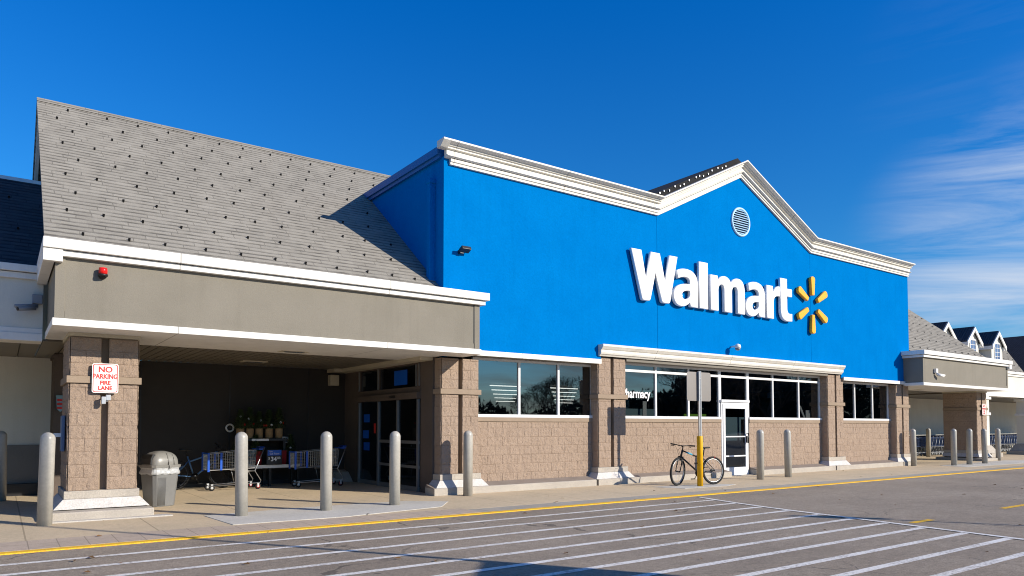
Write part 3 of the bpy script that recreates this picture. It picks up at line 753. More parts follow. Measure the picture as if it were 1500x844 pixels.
# dormers
for i, xc in enumerate((37.07, 40.0, 42.92)):
    hw = .68; yd = 15.9; zb = zl(yd) - .05; ze = 5.80; za = 6.44
    f = MB(); f.prism([(xc-hw,zb),(xc+hw,zb),(xc+hw,ze),(xc,za-.1),(xc-hw,ze)], 'y', yd, yd + .06)
    f.box(xc-hw, xc-hw+.06, yd+.061, 17.6, zb, ze); f.box(xc+hw-.06, xc+hw, yd+.061, 17.6, zb, ze)
    d = f.build('dormer', M['cream'], LR)
    sl = (za - ze + .1) / (hw + .16)
    f = MB()
    for s in (-1, 1):
        f.prism([(xc, za + .06), (xc + s*(hw+.18), za + .06 - sl*(hw+.18)), (xc + s*(hw+.18), za - .02 - sl*(hw+.18)), (xc, za - .02)], 'y', yd - .10, 18.3)
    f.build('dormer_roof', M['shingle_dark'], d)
    f = MB()
    for s in (-1, 1):
        f.prism([(xc, za + .03), (xc + s*(hw+.2), za + .03 - sl*(hw+.2)), (xc + s*(hw+.2), za - .20 - sl*(hw+.2)), (xc, za - .17)], 'y', yd - .15, yd - .102)
        f.prism([(xc + s*(hw+.195), za - .02 - sl*(hw+.18)), (xc + s*(hw+.02), za - .02 - sl*(hw+.18)), (xc + s*(hw+.02), za - .2 - sl*(hw+.18)), (xc + s*(hw+.195), za - .2 - sl*(hw+.18))], 'y', yd - .10, 18.0)
    f.build('rake_trim', M['white'], d)
    f = MB(); x0, x1, z0, z1 = xc-.30, xc+.30, 4.92, 5.80
    f.box(x0-.06,x0,yd-.03,yd-.002,z0,z1); f.box(x1,x1+.06,yd-.03,yd-.002,z0,z1); f.box(x0-.06,x1+.06,yd-.03,yd-.002,z1,z1+.06); f.box(x0-.06,x1+.06,yd-.03,yd-.002,z0-.06,z0)
    f.box(xc-.012,xc+.012,yd-.022,yd-.004,z0,z1)
    for q in range(1, 4): f.box(x0,x1,yd-.02,yd-.006,z0+(z1-z0)*q/4-.012,z0+(z1-z0)*q/4+.012)
    wn = f.build('dormer_window', M['white'], d)
    f = MB(); f.box(x0,x1,yd-.012,yd-.003,z0,z1); f.build('pane', mat('dormer_pane', (.10,.16,.30), .08), wn)
# cross gable at the far right, shade put into its shingle colour
CG = thing('cross_gable_roof', 'large roof slope coloured dark for shade at the far right edge beyond the dormers', 'roof', (50.8, 16, 0))
f = MB(); f.prism([(44.2,4.20),(50.8,6.97),(57.4,4.20),(57.4,4.08),(50.8,6.85),(44.2,4.08)], 'y', 14.2, 30); f.build('roof_slope', shingles('shade_tone_shingles', (.016,.022,.036), (.011,.016,.027), (.004,.005,.008), .41), CG)
f = MB(); f.prism([(44.6,0),(44.6,4.2),(50.8,6.84),(57,4.2),(57,0)], 'y', 18.6, 29.5); f.build('gable_wall', M['cream'], CG)
f = MB(); f.box(46.5,57.2,14.6,14.9,3.0,4.1); f.build('fascia', M['cream'], CG)

# ------------------------------------------------------------------ sign lettering
def bez(p0, p1, p2, p3, n=9):
    out = []
    for i in range(1, n + 1):
        t_ = i / n; u = 1 - t_
        out.append(tuple(u**3*a + 3*u*u*t_*b + 3*u*t_*t_*c + t_**3*d for a, b, c, d in zip(p0, p1, p2, p3)))
    return out
def outline(cmds):
    pts = []
    for c in cmds:
        if len(c) == 2: pts.append(c)
        else: pts += bez(pts[-1], *c)
    return pts
def relief(name, loops, m, parent, x0, z0, yfront, depth=.10, bev=.022):
    cu = bpy.data.curves.new(name, 'CURVE'); cu.dimensions = '2D'; cu.fill_mode = 'BOTH'
    cu.extrude = depth / 2 - bev; cu.bevel_depth = bev; cu.bevel_resolution = 1; cu.offset = -bev
    for lp in loops:
        s = cu.splines.new('POLY'); s.points.add(len(lp) - 1); s.use_cyclic_u = True
        for p, q in zip(s.points, lp): p.co = (q[0], q[1], 0, 1)
    t_ = bpy.data.objects.new('tmp', cu); COL.objects.link(t_); bpy.context.view_layer.update()
    me = bpy.data.meshes.new_from_object(t_.evaluated_get(bpy.context.evaluated_depsgraph_get()))
    bpy.data.objects.remove(t_); me.name = name
    me.transform(Matrix.Translation(Vector((x0, yfront + depth / 2, z0)) - root_loc(parent)) @ Matrix.Rotation(R_(90), 4, 'X'))
    me.materials.clear(); me.materials.append(m)
    o = bpy.data.objects.new(name, me); COL.objects.link(o); o.parent = parent; return o
LW = [(0,1.3),(.36,1.3),(.545,.50),(.715,1.3),(1.045,1.3),(1.265,.50),(1.42,1.3),(1.73,1.3),(1.44,.09),((1.42,.02),(1.40,0),(1.34,0)),(1.20,0),((1.13,0),(1.11,.02),(1.09,.09)),(.88,.76),(.70,.09),((.68,.02),(.66,0),(.60,0)),(.45,0),((.39,0),(.37,.02),(.355,.09))]
LA = [(.98,0),(.98,.62),((.98,.90),(.80,1.02),(.50,1.02)),((.36,1.02),(.24,.99),(.14,.94)),(.19,.72),((.29,.77),(.39,.79),(.48,.79)),((.60,.79),(.655,.74),(.655,.64)),(.655,.62),((.25,.62),(0,.50),(0,.25)),((0,.08),(.13,-.02),(.31,-.02)),((.45,-.02),(.57,.03),(.65,.12)),(.68,0)]
LAH = [(.655,.43),((.45,.43),(.34,.38),(.34,.29)),((.34,.22),(.39,.19),(.45,.19)),((.56,.19),(.655,.26),(.655,.34))]
LL_ = [(0,0),(.37,0),(.37,1.3),(0,1.3)]
LM = [(0,0),(.34,0),(.34,.58),((.34,.70),(.41,.76),(.475,.76)),((.555,.76),(.59,.70),(.59,.58)),(.59,0),(.94,0),(.94,.58),((.94,.70),(1.01,.76),(1.075,.76)),((1.155,.76),(1.19,.70),(1.19,.58)),(1.19,0),(1.53,0),(1.53,.62),((1.53,.88),(1.42,1.02),(1.22,1.02)),((1.07,1.02),(.97,.96),(.89,.86)),((.83,.97),(.74,1.02),(.62,1.02)),((.48,1.02),(.38,.96),(.32,.87)),(.31,1.0),(0,1.0)]
LR_ = [(0,0),(.345,0),(.345,.48),((.345,.66),(.46,.73),(.66,.71)),(.66,1.02),((.50,1.03),(.40,.96),(.33,.80)),(.31,1.0),(0,1.0)]
LT = [(0,1.3),(.345,1.3),(.345,1.0),(.60,1.0),(.60,.76),(.345,.76),(.345,.38),((.345,.25),(.42,.21),(.60,.235)),(.60,.0),((.20,-.06),(0,.02),(0,.33))]
SG = thing('store_sign', 'white raised store name lettering on the blue wall', 'sign', (16.5, 13.1, 4.70))
YL = 12.965
for ch, lo, x in (('W',[LW],13.0),('a',[LA,LAH],14.56),('l',[LL_],15.60),('m',[LM],16.08),('a',[LA,LAH],17.64),('r',[LR_],18.66),('t',[LT],19.355)):
    lo = [outline(q) for q in lo]
    if ch == 'a' and x > 16: lo = [[(p[0] * .95, p[1]) for p in q] for q in lo]
    relief('letter', lo, M['letter'], SG, x, 4.70, YL, .105)
EM = thing('spark_emblem', 'yellow six-petal spark emblem right of the white lettering', 'emblem', (21.12, 13.1, 5.33))
pet = outline([(-.075,.33),((-.07,.30),(.07,.30),(.075,.33)),(.115,.83),((.12,.955),(-.12,.955),(-.115,.83))])
for k in range(6):
    a = R_(60 * k); q = [(p[0]*math.cos(a) - p[1]*math.sin(a), p[0]*math.sin(a) + p[1]*math.cos(a)) for p in pet]
    relief('petal', [q], M['spark'], EM, 21.12, 5.33, YL, .105)
f = MB()
for k, (x, z) in enumerate(((13.5,5.2),(15.0,5.0),(15.78,5.3),(16.9,5.55),(18.2,5.0),(18.82,5.2),(19.52,5.3))): f.box(x-.02,x+.02,YL+.10,13.11,z-.02,z+.02)
f.build('stand_off', M['steel'], SG)
f = MB()
for k in range(6):
    a = R_(60*k+90); x, z = 21.12 + .65*math.cos(a), 5.33 + .65*math.sin(a); f.box(x-.02,x+.02,YL+.10,13.11,z-.02,z+.02)
f.build('stand_off', M['steel'], EM)

# ------------------------------------------------------------------ bollards
def bollard_mesh():
    f = MB(); r = .098; h = 1.355
    prof = [(r,0),(r,h-r)] + [(r*math.cos(R_(a)), h - r + r*math.sin(R_(a))) for a in (15,30,45,60,75,87)]
    f.lathe(prof, (0,0,0), 28); return f
BL = [((.56,12.47),'gray bollard in front of the left block column, leftmost sunlit one'),
 ((.04,17.0),'shaded bollard cut by the left picture edge near the back wall'),
 ((3.19,11.94),'gray bollard in front of the shopping cart beside the trash can'),
 ((4.57,11.87),'gray bollard between the price display and the second shopping cart'),
 ((5.90,11.95),'gray bollard in front of the sliding entrance doors'),
 ((7.94,12.70),'gray bollard casting its shadow on the entrance block column'),
 ((16.81,11.96),'gray bollard just right of the glazed service door'),
 ((18.24,12.06),'gray bollard before the block wall under the right pharmacy windows'),
 ((27.10,12.80),'gray bollard beside the rightmost block column of the blue facade'),
 ((35.3,16.0),'shaded bollard standing back in front of the nested cart row'),
 ((28.54,12.05),'gray bollard before the dark side of the far pier, left one'),
 ((29.78,12.04),'gray bollard before the dark side of the far pier, right one'),
 ((31.06,12.01),'gray bollard at the front corner of the far pier'),
 ((34.3,12.75),'rightmost gray bollard, past the far pier')]
b0 = bollard_mesh().build('bollard', M['bollard'])
for i, ((x, y), lab) in enumerate(BL):
    o = b0 if i == 0 else b0.copy()
    if i: COL.objects.link(o)
    o.location = (x, y, .008); o.rotation_euler = (R_(random.uniform(-.6,.6)), R_(random.uniform(-.8,.8)), random.uniform(0,6))
    tag(o, lab, 'bollard', 'bollards along the storefront')

# ------------------------------------------------------------------ sign post with yellow sleeve
P = thing('sign_post', 'square sign seen from its blank back on a steel post in a yellow sleeve', 'sign post', (13.74, 11.46, 0))
f = MB(); f.lathe([(.071,0),(.071,1.20),(.066,1.215)], (13.74,11.46,0), 24); f.build('sleeve', M['sleeve'], P)
f = MB(); f.prism([(13.70,11.43),(13.72,11.43),(13.73,11.465),(13.75,11.465),(13.76,11.43),(13.78,11.43),(13.78,11.44),(13.765,11.485),(13.715,11.485),(13.70,11.44)], 'z', 1.18, 2.78); f.build('post', M['steel'], P)
def rrect(x0, x1, z0, z1, r, n=5):
    pts = []
    for cx_, cz_, a0 in ((x1-r,z1-r,0),(x0+r,z1-r,90),(x0+r,z0+r,180),(x1-r,z0+r,270)):
        for i in range(n + 1):
            a = R_(a0 + 90 * i / n); pts.append((cx_ + r*math.cos(a), cz_ + r*math.sin(a)))
    return pts
sb = mat('sign_back_metal', (.30,.27,.245), .36, .7)
f = MB(); f.prism(rrect(13.33,14.20,2.06,2.76,.06), 'y', 11.486, 11.490); f.build('sign_panel', sb, P)
f = MB()
for z in (2.2, 2.6): f.lathe([(.012,11.42),(.012,11.43)], (13.74,0,z), 10, 'y')
f.build('bolt', M['steel'], P)

# ------------------------------------------------------------------ no parking signs on columns
def np_sign(xc, y, zc, lab, full=True):
    t_ = thing('no_parking_sign', lab, 'sign', (xc, y, zc), 0, 'no parking signs on the columns')
    w, h = .185, .235
    f = MB(); f.prism(rrect(xc-w, xc+w, zc-h, zc+h, .035), 'y', y-.004, y); f.build('panel', M['sign_white'], t_)
    cu = [rrect(xc-w+.012, xc+w-.012, zc-h+.012, zc+h-.012, .03), rrect(xc-w+.022, xc+w-.022, zc-h+.022, zc+h-.022, .024)]
    f = MB(); n = len(cu[0])
    f.add([(p[0], y-.0065, p[1]) for p in cu[0]] + [(p[0], y-.0065, p[1]) for p in cu[1]], [(i, (i+1) % n, n + (i+1) % n, n + i) for i in range(n)])
    f.build('border', M['sign_red'], t_)
    for body, z, s, sx in (('NO', .135, .125, 1.0), ('PARKING', .025, .105, .80), ('FIRE', -.075, .086, .95), ('LANE', -.160, .086, .95)):
        text('lettering', body, s, (xc, y-.0068, zc + z), M['sign_red'], t_, ext=.001, off=.003, sx=sx)
    return t_
np_sign(1.355, 13.06, 2.215, 'red and white no parking fire lane sign on the left block column')
np_sign(33.80, 13.06, 2.16, 'small distant no parking fire lane sign on the far pier')
f = MB(); f.box(1.32,1.40,13.02,13.15,1.84,1.87); f.box(1.30,1.36,12.98,13.04,1.80,1.92); f.box(1.36,1.43,12.99,13.03,1.86,1.95)
tag(f.build('sign_bracket', M['steel'], bevel=.008), 'small white bent bracket below the no parking sign', 'bracket')
t_ = thing('extinguisher_notice', 'dark wall plaque with red stripes on the brown rear pillar', 'notice', (1.0, 17.26, 1.95))
f = MB(); f.prism([(.94,1.80),(1.00,1.74),(1.06,1.80),(1.08,2.08),(.92,2.08)], 'y', 17.235, 17.262); f.build('plaque', M['teal_panel'], t_)
f = MB()
for z in (1.80, 1.88, 1.96): f.box(.94,1.06,17.228,17.234,z,z+.045)
f.build('stripe', M['sign_red'], t_)
t_ = thing('dispenser', 'blue and white wall dispenser on the left side of the left column', 'dispenser', (.80, 13.6, 1.3))
f = MB(); f.box(.80,.848,13.42,13.72,1.05,1.62); f.build('box', mat('dispenser_blue', (.10,.16,.28), .4), t_, bevel=.01)
f = MB(); f.box(.70,.799,13.5,13.56,1.28,1.34); f.box(.70,.73,13.5,13.56,1.18,1.28); f.build('handle', M['sign_white'], t_)

# ------------------------------------------------------------------ lights, cameras, strobe
t_ = thing('strobe_light', 'red strobe light on the taupe canopy fascia', 'alarm light', (1.22, 12.42, 3.77))
f = MB(); f.lathe([(.062,12.418),(.06,12.36),(.02,12.35)], (1.22,0,3.74), 20, 'y'); f.build('base', M['black'], t_)
f = MB(); f.lathe([(.058,3.745),(.060,3.80),(.055,3.84),(.03,3.845)], (1.22,12.34,0), 20); f.build('lens', M['red'], t_)
f = MB(); f.lathe([(.066,3.715),(.066,3.744)], (1.22,12.34,0), 20); f.build('collar', M['black'], t_)
t_ = thing('flood_light', 'small black flood light high on the left edge of the blue wall', 'flood light', (8.0, 13.1, 5.2))
f = MB(); f.box(7.93,8.01,13.0,13.1,5.15,5.23); f.build('bracket', M['black'], t_)
f = MB(); f.box(-.17,.17,-.11,.11,-.055,.055); f.xform(Matrix.Translation((8.02,12.96,5.23)) @ Matrix.Rotation(R_(-25),4,'X') @ Matrix.Scale(.68,4)); f.build('lamp_head', M['black'], t_, bevel=.01)
def camera(x, y, z, s, lab, mt=M['sign_white']):
    t_ = thing('security_camera', lab, 'camera', (x, y, z))
    f = MB(); f.box(x-.075,x+.075,y-.10,y-.001,z-.01,z+.15); f.build('junction_box', mt, t_, bevel=.012)
    f = MB(); f.tube([(x,y-.06,z-.01),(x,y-.08,z-.07),(x+s*.06,y-.10,z-.09)], .018); f.build('arm', mt, t_)
    f = MB(); f.tube([(x+s*.03,y-.09,z-.08),(x+s*.27,y-.20,z-.13)], .042, 14); f.tube([(x+s*.0,y-.08,z-.04),(x+s*.31,y-.22,z-.095)], .03, 8); f.build('body', mt, t_)
    f = MB(); f.tube([(x+s*.27,y-.20,z-.13),(x+s*.28,y-.204,z-.132)], .034, 14); f.build('lens', M['black'], t_)
camera(28.0, 12.42, 3.42, 1, 'white bullet camera on the far right taupe fascia')
camera(.47, 14.50, 3.52, -1, 'bullet camera in shade on the left low fascia', mat('camera_shade_tone', (.22,.24,.27), .5))  # gray tone paints the shade into this camera's colour
t_ = thing('dome_camera', 'small round white camera low on the blue wall above the door', 'camera', (17.1, 13.1, 3.7))
f = MB(); f.tube([(17.1,13.1,3.74),(17.1,12.9,3.74)], .022); f.build('arm', M['sign_white'], t_)
f = MB(); f.lathe([(.03,3.80),(.07,3.78),(.085,3.73),(.085,3.68)], (17.1,12.86,0), 18); f.build('housing', M['sign_white'], t_)
f = MB(); f.lathe([(.08,3.68),(.07,3.64),(.03,3.61)], (17.1,12.86,0), 18); f.build('dome', M['dome_glass'], t_)
t_ = thing('wall_speaker', 'small beige box high on the back wall beside the entrance', 'speaker', (7.3, 18.2, 2.7))
f = MB(); f.box(7.02,7.26,18.0,18.2,2.52,2.80); f.build('box', M['beige_trim'], t_, bevel=.015)
f = MB(); f.lathe([(.105,18.17),(.105,18.198)], (4.55,0,1.41), 24, 'y'); rg = MB(); rg.torus((4.55,18.16,1.41), .085, .022, 'y', 24, 8)
t_ = thing('wall_ring', 'round white ring fixture on the dark back wall', 'fixture', (4.55, 18.2, 1.41)); f.build('back', M['dark_wall'], t_); rg.build('ring', M['sign_white'], t_)
t_ = thing('outlet_box', 'small gray outlet box on the dark back wall right of the trees', 'outlet', (5.9, 18.2, 1.1))
f = MB(); f.box(5.82,5.99,18.15,18.199,1.03,1.19); f.build('cover', M['sign_white'], t_, bevel=.01)
f = MB(); f.box(5.85,5.90,18.143,18.149,1.06,1.16); f.box(5.91,5.96,18.143,18.149,1.06,1.16); f.build('socket', M['black'], t_)

# ------------------------------------------------------------------ trash can
T = thing('trash_can', 'gray square trash can with a flap dome lid and clear liner beside the left column', 'trash can', (2.385, 14.35, .012), R_(20)); T.scale = (.90, .90, 1)
def frust(mb, w0, d0, z0, w1, d1, z1, ch=.05):
    def ring(w, d, z): return [(-w+ch,-d,z),(w-ch,-d,z),(w,-d+ch,z),(w,d-ch,z),(w-ch,d,z),(-w+ch,d,z),(-w,d-ch,z),(-w,-d+ch,z)]
    n = 8; mb.add(ring(w0,d0,z0) + ring(w1,d1,z1), [tuple(range(n-1,-1,-1)), tuple(range(n,2*n))] + [(i,(i+1)%n,n+(i+1)%n,n+i) for i in range(n)])
f = MB(); frust(f, .225,.225,0, .275,.275,.60, .06); bd = f.build('body', M['can'], T, bevel=.012, local=True)
f = MB()
for i in range(9):
    x = -.16 + i * .018
    f.tube([(x - .0, -.229 , .02),(x*1.12, -.2745, .52)], .006, 6)
f.build('rib', M['can'], bd, local=True)
f = MB(); vs = []; n = 48
for j, z in enumerate((.575,.60,.63,.665,.70,.715)):
    for i in range(n):
        a = 2*math.pi*i/n; k = 1 / max(abs(math.cos(a)), abs(math.sin(a))); k = min(k, 1.27)
        r = (.287 + .010*math.sin(j*1.6)) * k + .012 * noise.noise(Vector((math.cos(a)*9, math.sin(a)*9, z*22))) + .006*noise.noise(Vector((math.cos(a)*30, math.sin(a)*30, z*40)))
        vs.append((r*math.cos(a), r*math.sin(a), z + (.022*noise.noise(Vector((math.cos(a)*4, math.sin(a)*4, 1))) if j == 0 else 0)))
f.add(vs, [(j*n+i, j*n+(i+1)%n, (j+1)*n+(i+1)%n, (j+1)*n+i) for j in range(5) for i in range(n)]); f.build('liner', M['liner'], T, local=True)
f = MB(); frust(f, .30,.30,.70, .305,.305,.745, .06)
n = 40; vs = []; rings = 9
for j in range(rings):
    t_ = j / (rings - 1); sc = max(.02, (1 - (t_*.985)**2.6)**(1/2.3)); z = .746 + .245 * t_
    for i in range(n):
        a = 2*math.pi*i/n; ca, sa = math.cos(a), math.sin(a)
        k = (abs(ca)**4.5 + abs(sa)**4.5) ** (-1/4.5)
        vs.append((.285*sc*k*ca, .28*sc*k*sa, z))
f.smooth = True; f.add(vs, [(j*n+i, j*n+(i+1)%n, (j+1)*n+(i+1)%n, (j+1)*n+i) for j in range(rings-1) for i in range(n)] + [tuple(range((rings-1)*n, rings*n))]); f.smooth = False
f.tube([(.02,-.292,.75),(.02,-.275,.86),(.02,-.20,.945)], .012, 6); f.tube([(.14,-.292,.75),(.14,-.272,.86),(.13,-.20,.935)], .010, 6)
ld = f.build('lid', M['lid'], T, local=True)
f = MB(); f.prism([(-.298,.762),(-.292,.86),(-.255,.935),(-.20,.935),(-.25,.762)], 'y', -.19, .19)
f.build('flap', M['black'], ld, local=True)
f = MB(); f.box(.01,.07,-.315,-.28,.71,.80); f.box(.02,.06,-.33,-.315,.68,.74); f.build('latch', M['lid'], ld, bevel=.008, local=True)

# ------------------------------------------------------------------ bicycles
def make_bike(name, label, loc, heading, lean, steer, fc, accent, group=None):
    T = thing(name, label, 'bicycle', loc, heading, group)
    T.rotation_euler = (R_(lean), 0, heading); T.rotation_mode = 'XYZ'
    # local: x forward, z up, rear contact at origin
    Rw = .345; ra = (0,0,Rw); bb = (.43,0,.29); st = (.27,0,.76); ht = (.90,0,.86); hb = (.955,0,.70); fa = (1.07,0,Rw)
    f = MB(); f.tube([hb,bb],.021); f.tube([bb,st],.018); f.tube([(.885,0,.84),(.33,0,.64)],.018); f.tube([ht,hb],.024); f.tube([(.36,0,.90),st],.013) if 0 else None
    for s in (-1,1):
        f.tube([bb,(.30,s*.05,.31),(0,s*.062,Rw)],.010); f.tube([(.31,0,.66),(.2,s*.05,.55),(0,s*.062,Rw)],.009)
    fr = f.build('frame', fc, T, local=True)
    f = MB(); f.tube([(.79,0,.806),(.62,0,.745)], .0195); f.build('frame_decal', accent, fr, local=True)
    def wheel(c, name='wheel', M4=None):
        a = MB(); a.torus(c, Rw-.025, .026, 'y', 44, 8)
        b = MB(); b.torus(c, Rw-.062, .013, 'y', 44, 6, 1.2)
        s = MB()
        for k in range(18):
            an = 2*math.pi*k/18; an2 = an + (.5 if k % 2 else -.5); q = (-1)**(k//2) * .03
            s.tube([(c[0]+.02*math.cos(an2), q, c[2]+.02*math.sin(an2)),(c[0]+(Rw-.065)*math.cos(an), 0, c[2]+(Rw-.065)*math.sin(an))], .0022, 3)
        h = MB(); h.lathe([(.022,-.05),(.016,-.03),(.016,.03),(.022,.05)], c, 12, 'y')
        if M4:
            for q in (a,b,s,h): q.xform(M4)
        w = a.build(name, M['tyre'], T, local=True); b.build('rim', rim_m, w, local=True); s.build('spokes', M['steel'] if steer > 0 else rim_m, w, local=True); h.build('hub', M['black_metal'], w, local=True)
        return w
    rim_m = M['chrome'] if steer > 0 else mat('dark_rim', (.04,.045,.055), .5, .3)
    wheel(ra)
    axis = (Vector(ht) - Vector(hb)).normalized()
    M4 = Matrix.Translation(Vector(hb)) @ Matrix.Rotation(R_(steer), 4, axis) @ Matrix.Translation(-Vector(hb))
    wheel(fa, 'wheel', M4)
    f = MB()
    for s in (-1,1):
        f.tube([(.965,s*.058,.69),(1.02,s*.06,.50)],.017); f.tube([(1.02,s*.06,.50),(1.07,s*.06,Rw)],.013)
    f.tube([(.965,-.07,.69),(.965,.07,.69)],.02); f.tube([(1.0,-.06,.60),(1.02,0,.72),(1.0,.06,.60)],.010); f.tube([hb,(.965,0,.69)],.02)
    f.xform(M4); f.build('fork', M['black_metal'], T, local=True)
    f = MB(); f.tube([(.90,0,.86),(.885,0,.93)],.014); f.tube([(.885,0,.93),(.95,0,.97)],.016)
    f.tube([(.90,-.32,.985),(.93,-.16,.98),(.955,-.06,.965),(.955,.06,.965),(.93,.16,.98),(.90,.32,.985)],.0115)
    f.xform(M4); hbz = f.build('handlebar', M['black_metal'], T, local=True)
    f = MB()
    for s in (-1,1): f.tube([(.897,s*.33,.986),(.925,s*.20,.981)],.018); f.tube([(.95,s*.20,.955),(.99,s*.27,.945)],.007)
    f.xform(M4); f.build('grip', M['tyre'], hbz, local=True)
    f = MB()
    for s in (-1,1): f.tube([(.94,s*.18,.97),(1.08,s*.13,1.0),(1.12,s*.02,.88),(1.0,s*.02,.70)],.0035,5)
    f.xform(M4); f.build('cable', M['black'], hbz, local=True)
    f = MB(); f.tube([st,(.225,0,.90)],.013); sp = f.build('seat_post', M['black_metal'], T, local=True)
    f = MB(); f.add([(.10,-.075,.93),(.10,.075,.93),(.20,.06,.925),(.20,-.06,.925),(.36,.018,.92),(.36,-.018,.92),(.10,-.07,.895),(.10,.07,.895),(.20,.05,.885),(.20,-.05,.885),(.36,.014,.895),(.36,-.014,.895)],
        [(0,3,2,1),(3,5,4,2),(6,7,8,9),(9,8,10,11),(0,1,7,6),(1,2,8,7),(2,4,10,8),(4,5,11,10),(5,3,9,11),(3,0,6,9)]); f.build('saddle', M['black'], T, bevel=.012, local=True)
    f = MB(); f.lathe([(.085,-.052),(.085,-.048)], bb, 24, 'y'); f.tube([(bb[0],-.06,bb[2]),(bb[0]+.10,-.07,bb[2]-.14)],.009); f.tube([(bb[0],.06,bb[2]),(bb[0]-.10,.07,bb[2]+.14)],.009)
    f.box(bb[0]+.06,bb[0]+.15,-.15,-.08,bb[2]-.15,bb[2]-.125); f.box(bb[0]-.15,bb[0]-.06,.08,.15,bb[2]+.125,bb[2]+.15)
    f.tube([(bb[0],-.05,bb[2]+.085),(0,-.05,Rw+.04)],.004,4); f.tube([(bb[0],-.05,bb[2]-.085),(.02,-.05,Rw-.12),(0,-.05,Rw-.04)],.004,4)
    f.build('crank', M['black_metal'], T, local=True)
    f = MB(); f.lathe([(.05,-.055),(.03,-.035)], ra, 20, 'y'); f.box(-.02,.02,-.065,-.05,Rw-.16,Rw-.02); f.build('derailleur', M['black_metal'], T, local=True)
    f = MB(); f.box(.94,.95,-.04,.04,.90,.905) if 0 else f.box(-.06,-.05,-.03,.03,Rw+.30,Rw+.34); f.build('reflector', M['red'], T, local=True)
    return T
hd = math.atan2(11.77 - 11.56, 13.28 - 14.36)
make_bike('bicycle', 'black mountain bike leaning against the yellow sleeved sign post', (14.37,11.56,.016), hd, 4, 24, M['black_metal'], mat('cyan_decal', (.02,.35,.55), .4))
make_bike('bicycle', 'blue bicycle parked in deep shade behind the trash can and cart', (3.20,17.55,.014), R_(3), 5, -12, mat('blue_frame_paint', (.10,.22,.42), .35, .4), M['steel'])
f = MB(); f.torus((13.76,11.52,.56), .092, .013, 'z', 28, 8); tag(f.build('cable_lock', M['black']), 'black cable lock looped round the yellow sleeve and the bike frame', 'lock')

# ------------------------------------------------------------------ shopping carts
def cart_meshes(simple=False):
    Q = {}
    # local: front at x=0, handle at x=1.2, z up, width in y
    yb, yf = .27, .22
    def W(x): return yf + (yb - yf) * x / 1.0
    top = lambda x: .82 + .08 * x; bot = lambda x: .46 + .10 * x * 0 + .03 * x
    f = MB(); r = .0045; n = 3
    step = .05 if not simple else .10
    x = 0.0
    while x <= 1.0:
        for s in (-1, 1): f.tube([(x, s*W(x), bot(x)),(x, s*(W(x)+.015), top(x))], r, n, False)
        f.tube([(x,-W(x),bot(x)),(x,W(x),bot(x))], r, n, False); x += step
    for k in range(6):
        h = k / 5
        for s in (-1, 1): f.tube([(0, s*W(0), bot(0)+(top(0)-bot(0))*h),(1.0, s*W(1), bot(1)+(top(1)-bot(1))*h)], r if k not in (0,5) else .009, n if k not in (0,5) else 6, False)
        f.tube([(0,-W(0),bot(0)+(top(0)-bot(0))*h),(0,W(0),bot(0)+(top(0)-bot(0))*h)], r, n, False)
        f.tube([(1.0,-W(1),bot(1)+(top(1)-bot(1))*h),(1.0,W(1),bot(1)+(top(1)-bot(1))*h)], r, n, False)
    y = -.2
    while y <= .21:
        f.tube([(0,y,bot(0)),(1.0,y*1.2,bot(1))], r, n, False); f.tube([(0,y,bot(0)),(0,y,top(0))], r, n, False); f.tube([(1.0,y*1.2,bot(1)),(1.04,y*1.2,top(1))], r, n, False); y += .05 if not simple else .1
    Q['basket'] = f
    f = MB()
    for s in (-1, 1):
        f.tube([(1.22,s*.26,.95),(1.0,s*.265,.42),(1.14,s*.27,.20),(1.12,s*.27,.15),(.05,s*.18,.11)], .013, 8)
        f.tube([(.62,s*.24,.47),(.70,s*.25,.14)], .010, 6); f.tube([(1.0,s*.265,.42),(.60,s*.24,.42)], .012, 6)
    f.tube([(.05,-.18,.11),(.05,.18,.11)], .012, 6); f.tube([(.5,-.22,.125),(.5,.22,.125)], .008, 6)
    f.tube([(1.22,-.26,.95),(1.22,.26,.95)], .009, 6)
    Q['chassis'] = f
    f = MB(); f.tube([(1.22,-.25,.95),(1.22,.25,.95)], .019, 10); f.box(1.10,1.20,-.25,.25,.90,.925); Q['handle'] = f
    f = MB(); f.box(-.025,.02,-.235,-.215,.43,.85); f.box(-.025,.02,.215,.235,.43,.85); f.box(-.022,.015,-.2149,.2149,.815,.845); Q['bumper'] = f
    f = MB(); f.box(.24,.285,-.25,-.235,.46,.85); f.box(.24,.285,.235,.25,.46,.85); f.box(.255,.27,-.236,.236,.46,.475); Q['strap'] = f
    return Q
def wheel_parts(x, y):
    f = MB(); f.lathe([(.062,-.016),(.066,-.008),(.066,.008),(.062,.016)], (x,y,.066), 20, 'y')
    h = MB(); h.lathe([(.036,-.020),(.036,.020)], (x,y,.066), 14, 'y')
    k = MB(); k.box(x-.02,x+.02,y-.026,y-.021,.05,.15); k.box(x-.02,x+.02,y+.021,y+.026,.05,.15); k.box(x-.025,x+.025,y-.026,y+.026,.13,.15)
    return f, h, k
def make_cart(label, loc, rz):
    T = thing('shopping_cart', label, 'shopping cart', loc, rz, 'loose shopping carts under the canopy'); Q = cart_meshes()
    Q['basket'].build('basket', M['chrome'], T, local=True); Q['chassis'].build('chassis', M['chrome'], T, local=True)
    Q['handle'].build('handle', M['cart_blue'], T, local=True); Q['bumper'].build('bumper', M['cart_blue'], T, local=True); Q['strap'].build('strap', M['cart_blue'], T, local=True)
    for i, (x, y) in enumerate(((.09,-.16),(.09,.16),(1.08,-.25),(1.08,.25))):
        a, h, k = wheel_parts(x, y)
        w = a.build('wheel', M['tyre'], T, local=True); h.build('hub', M['steel'] if i < 2 else M['red_hub'], w, local=True); k.build('caster', M['steel'], w, local=True)
    return T
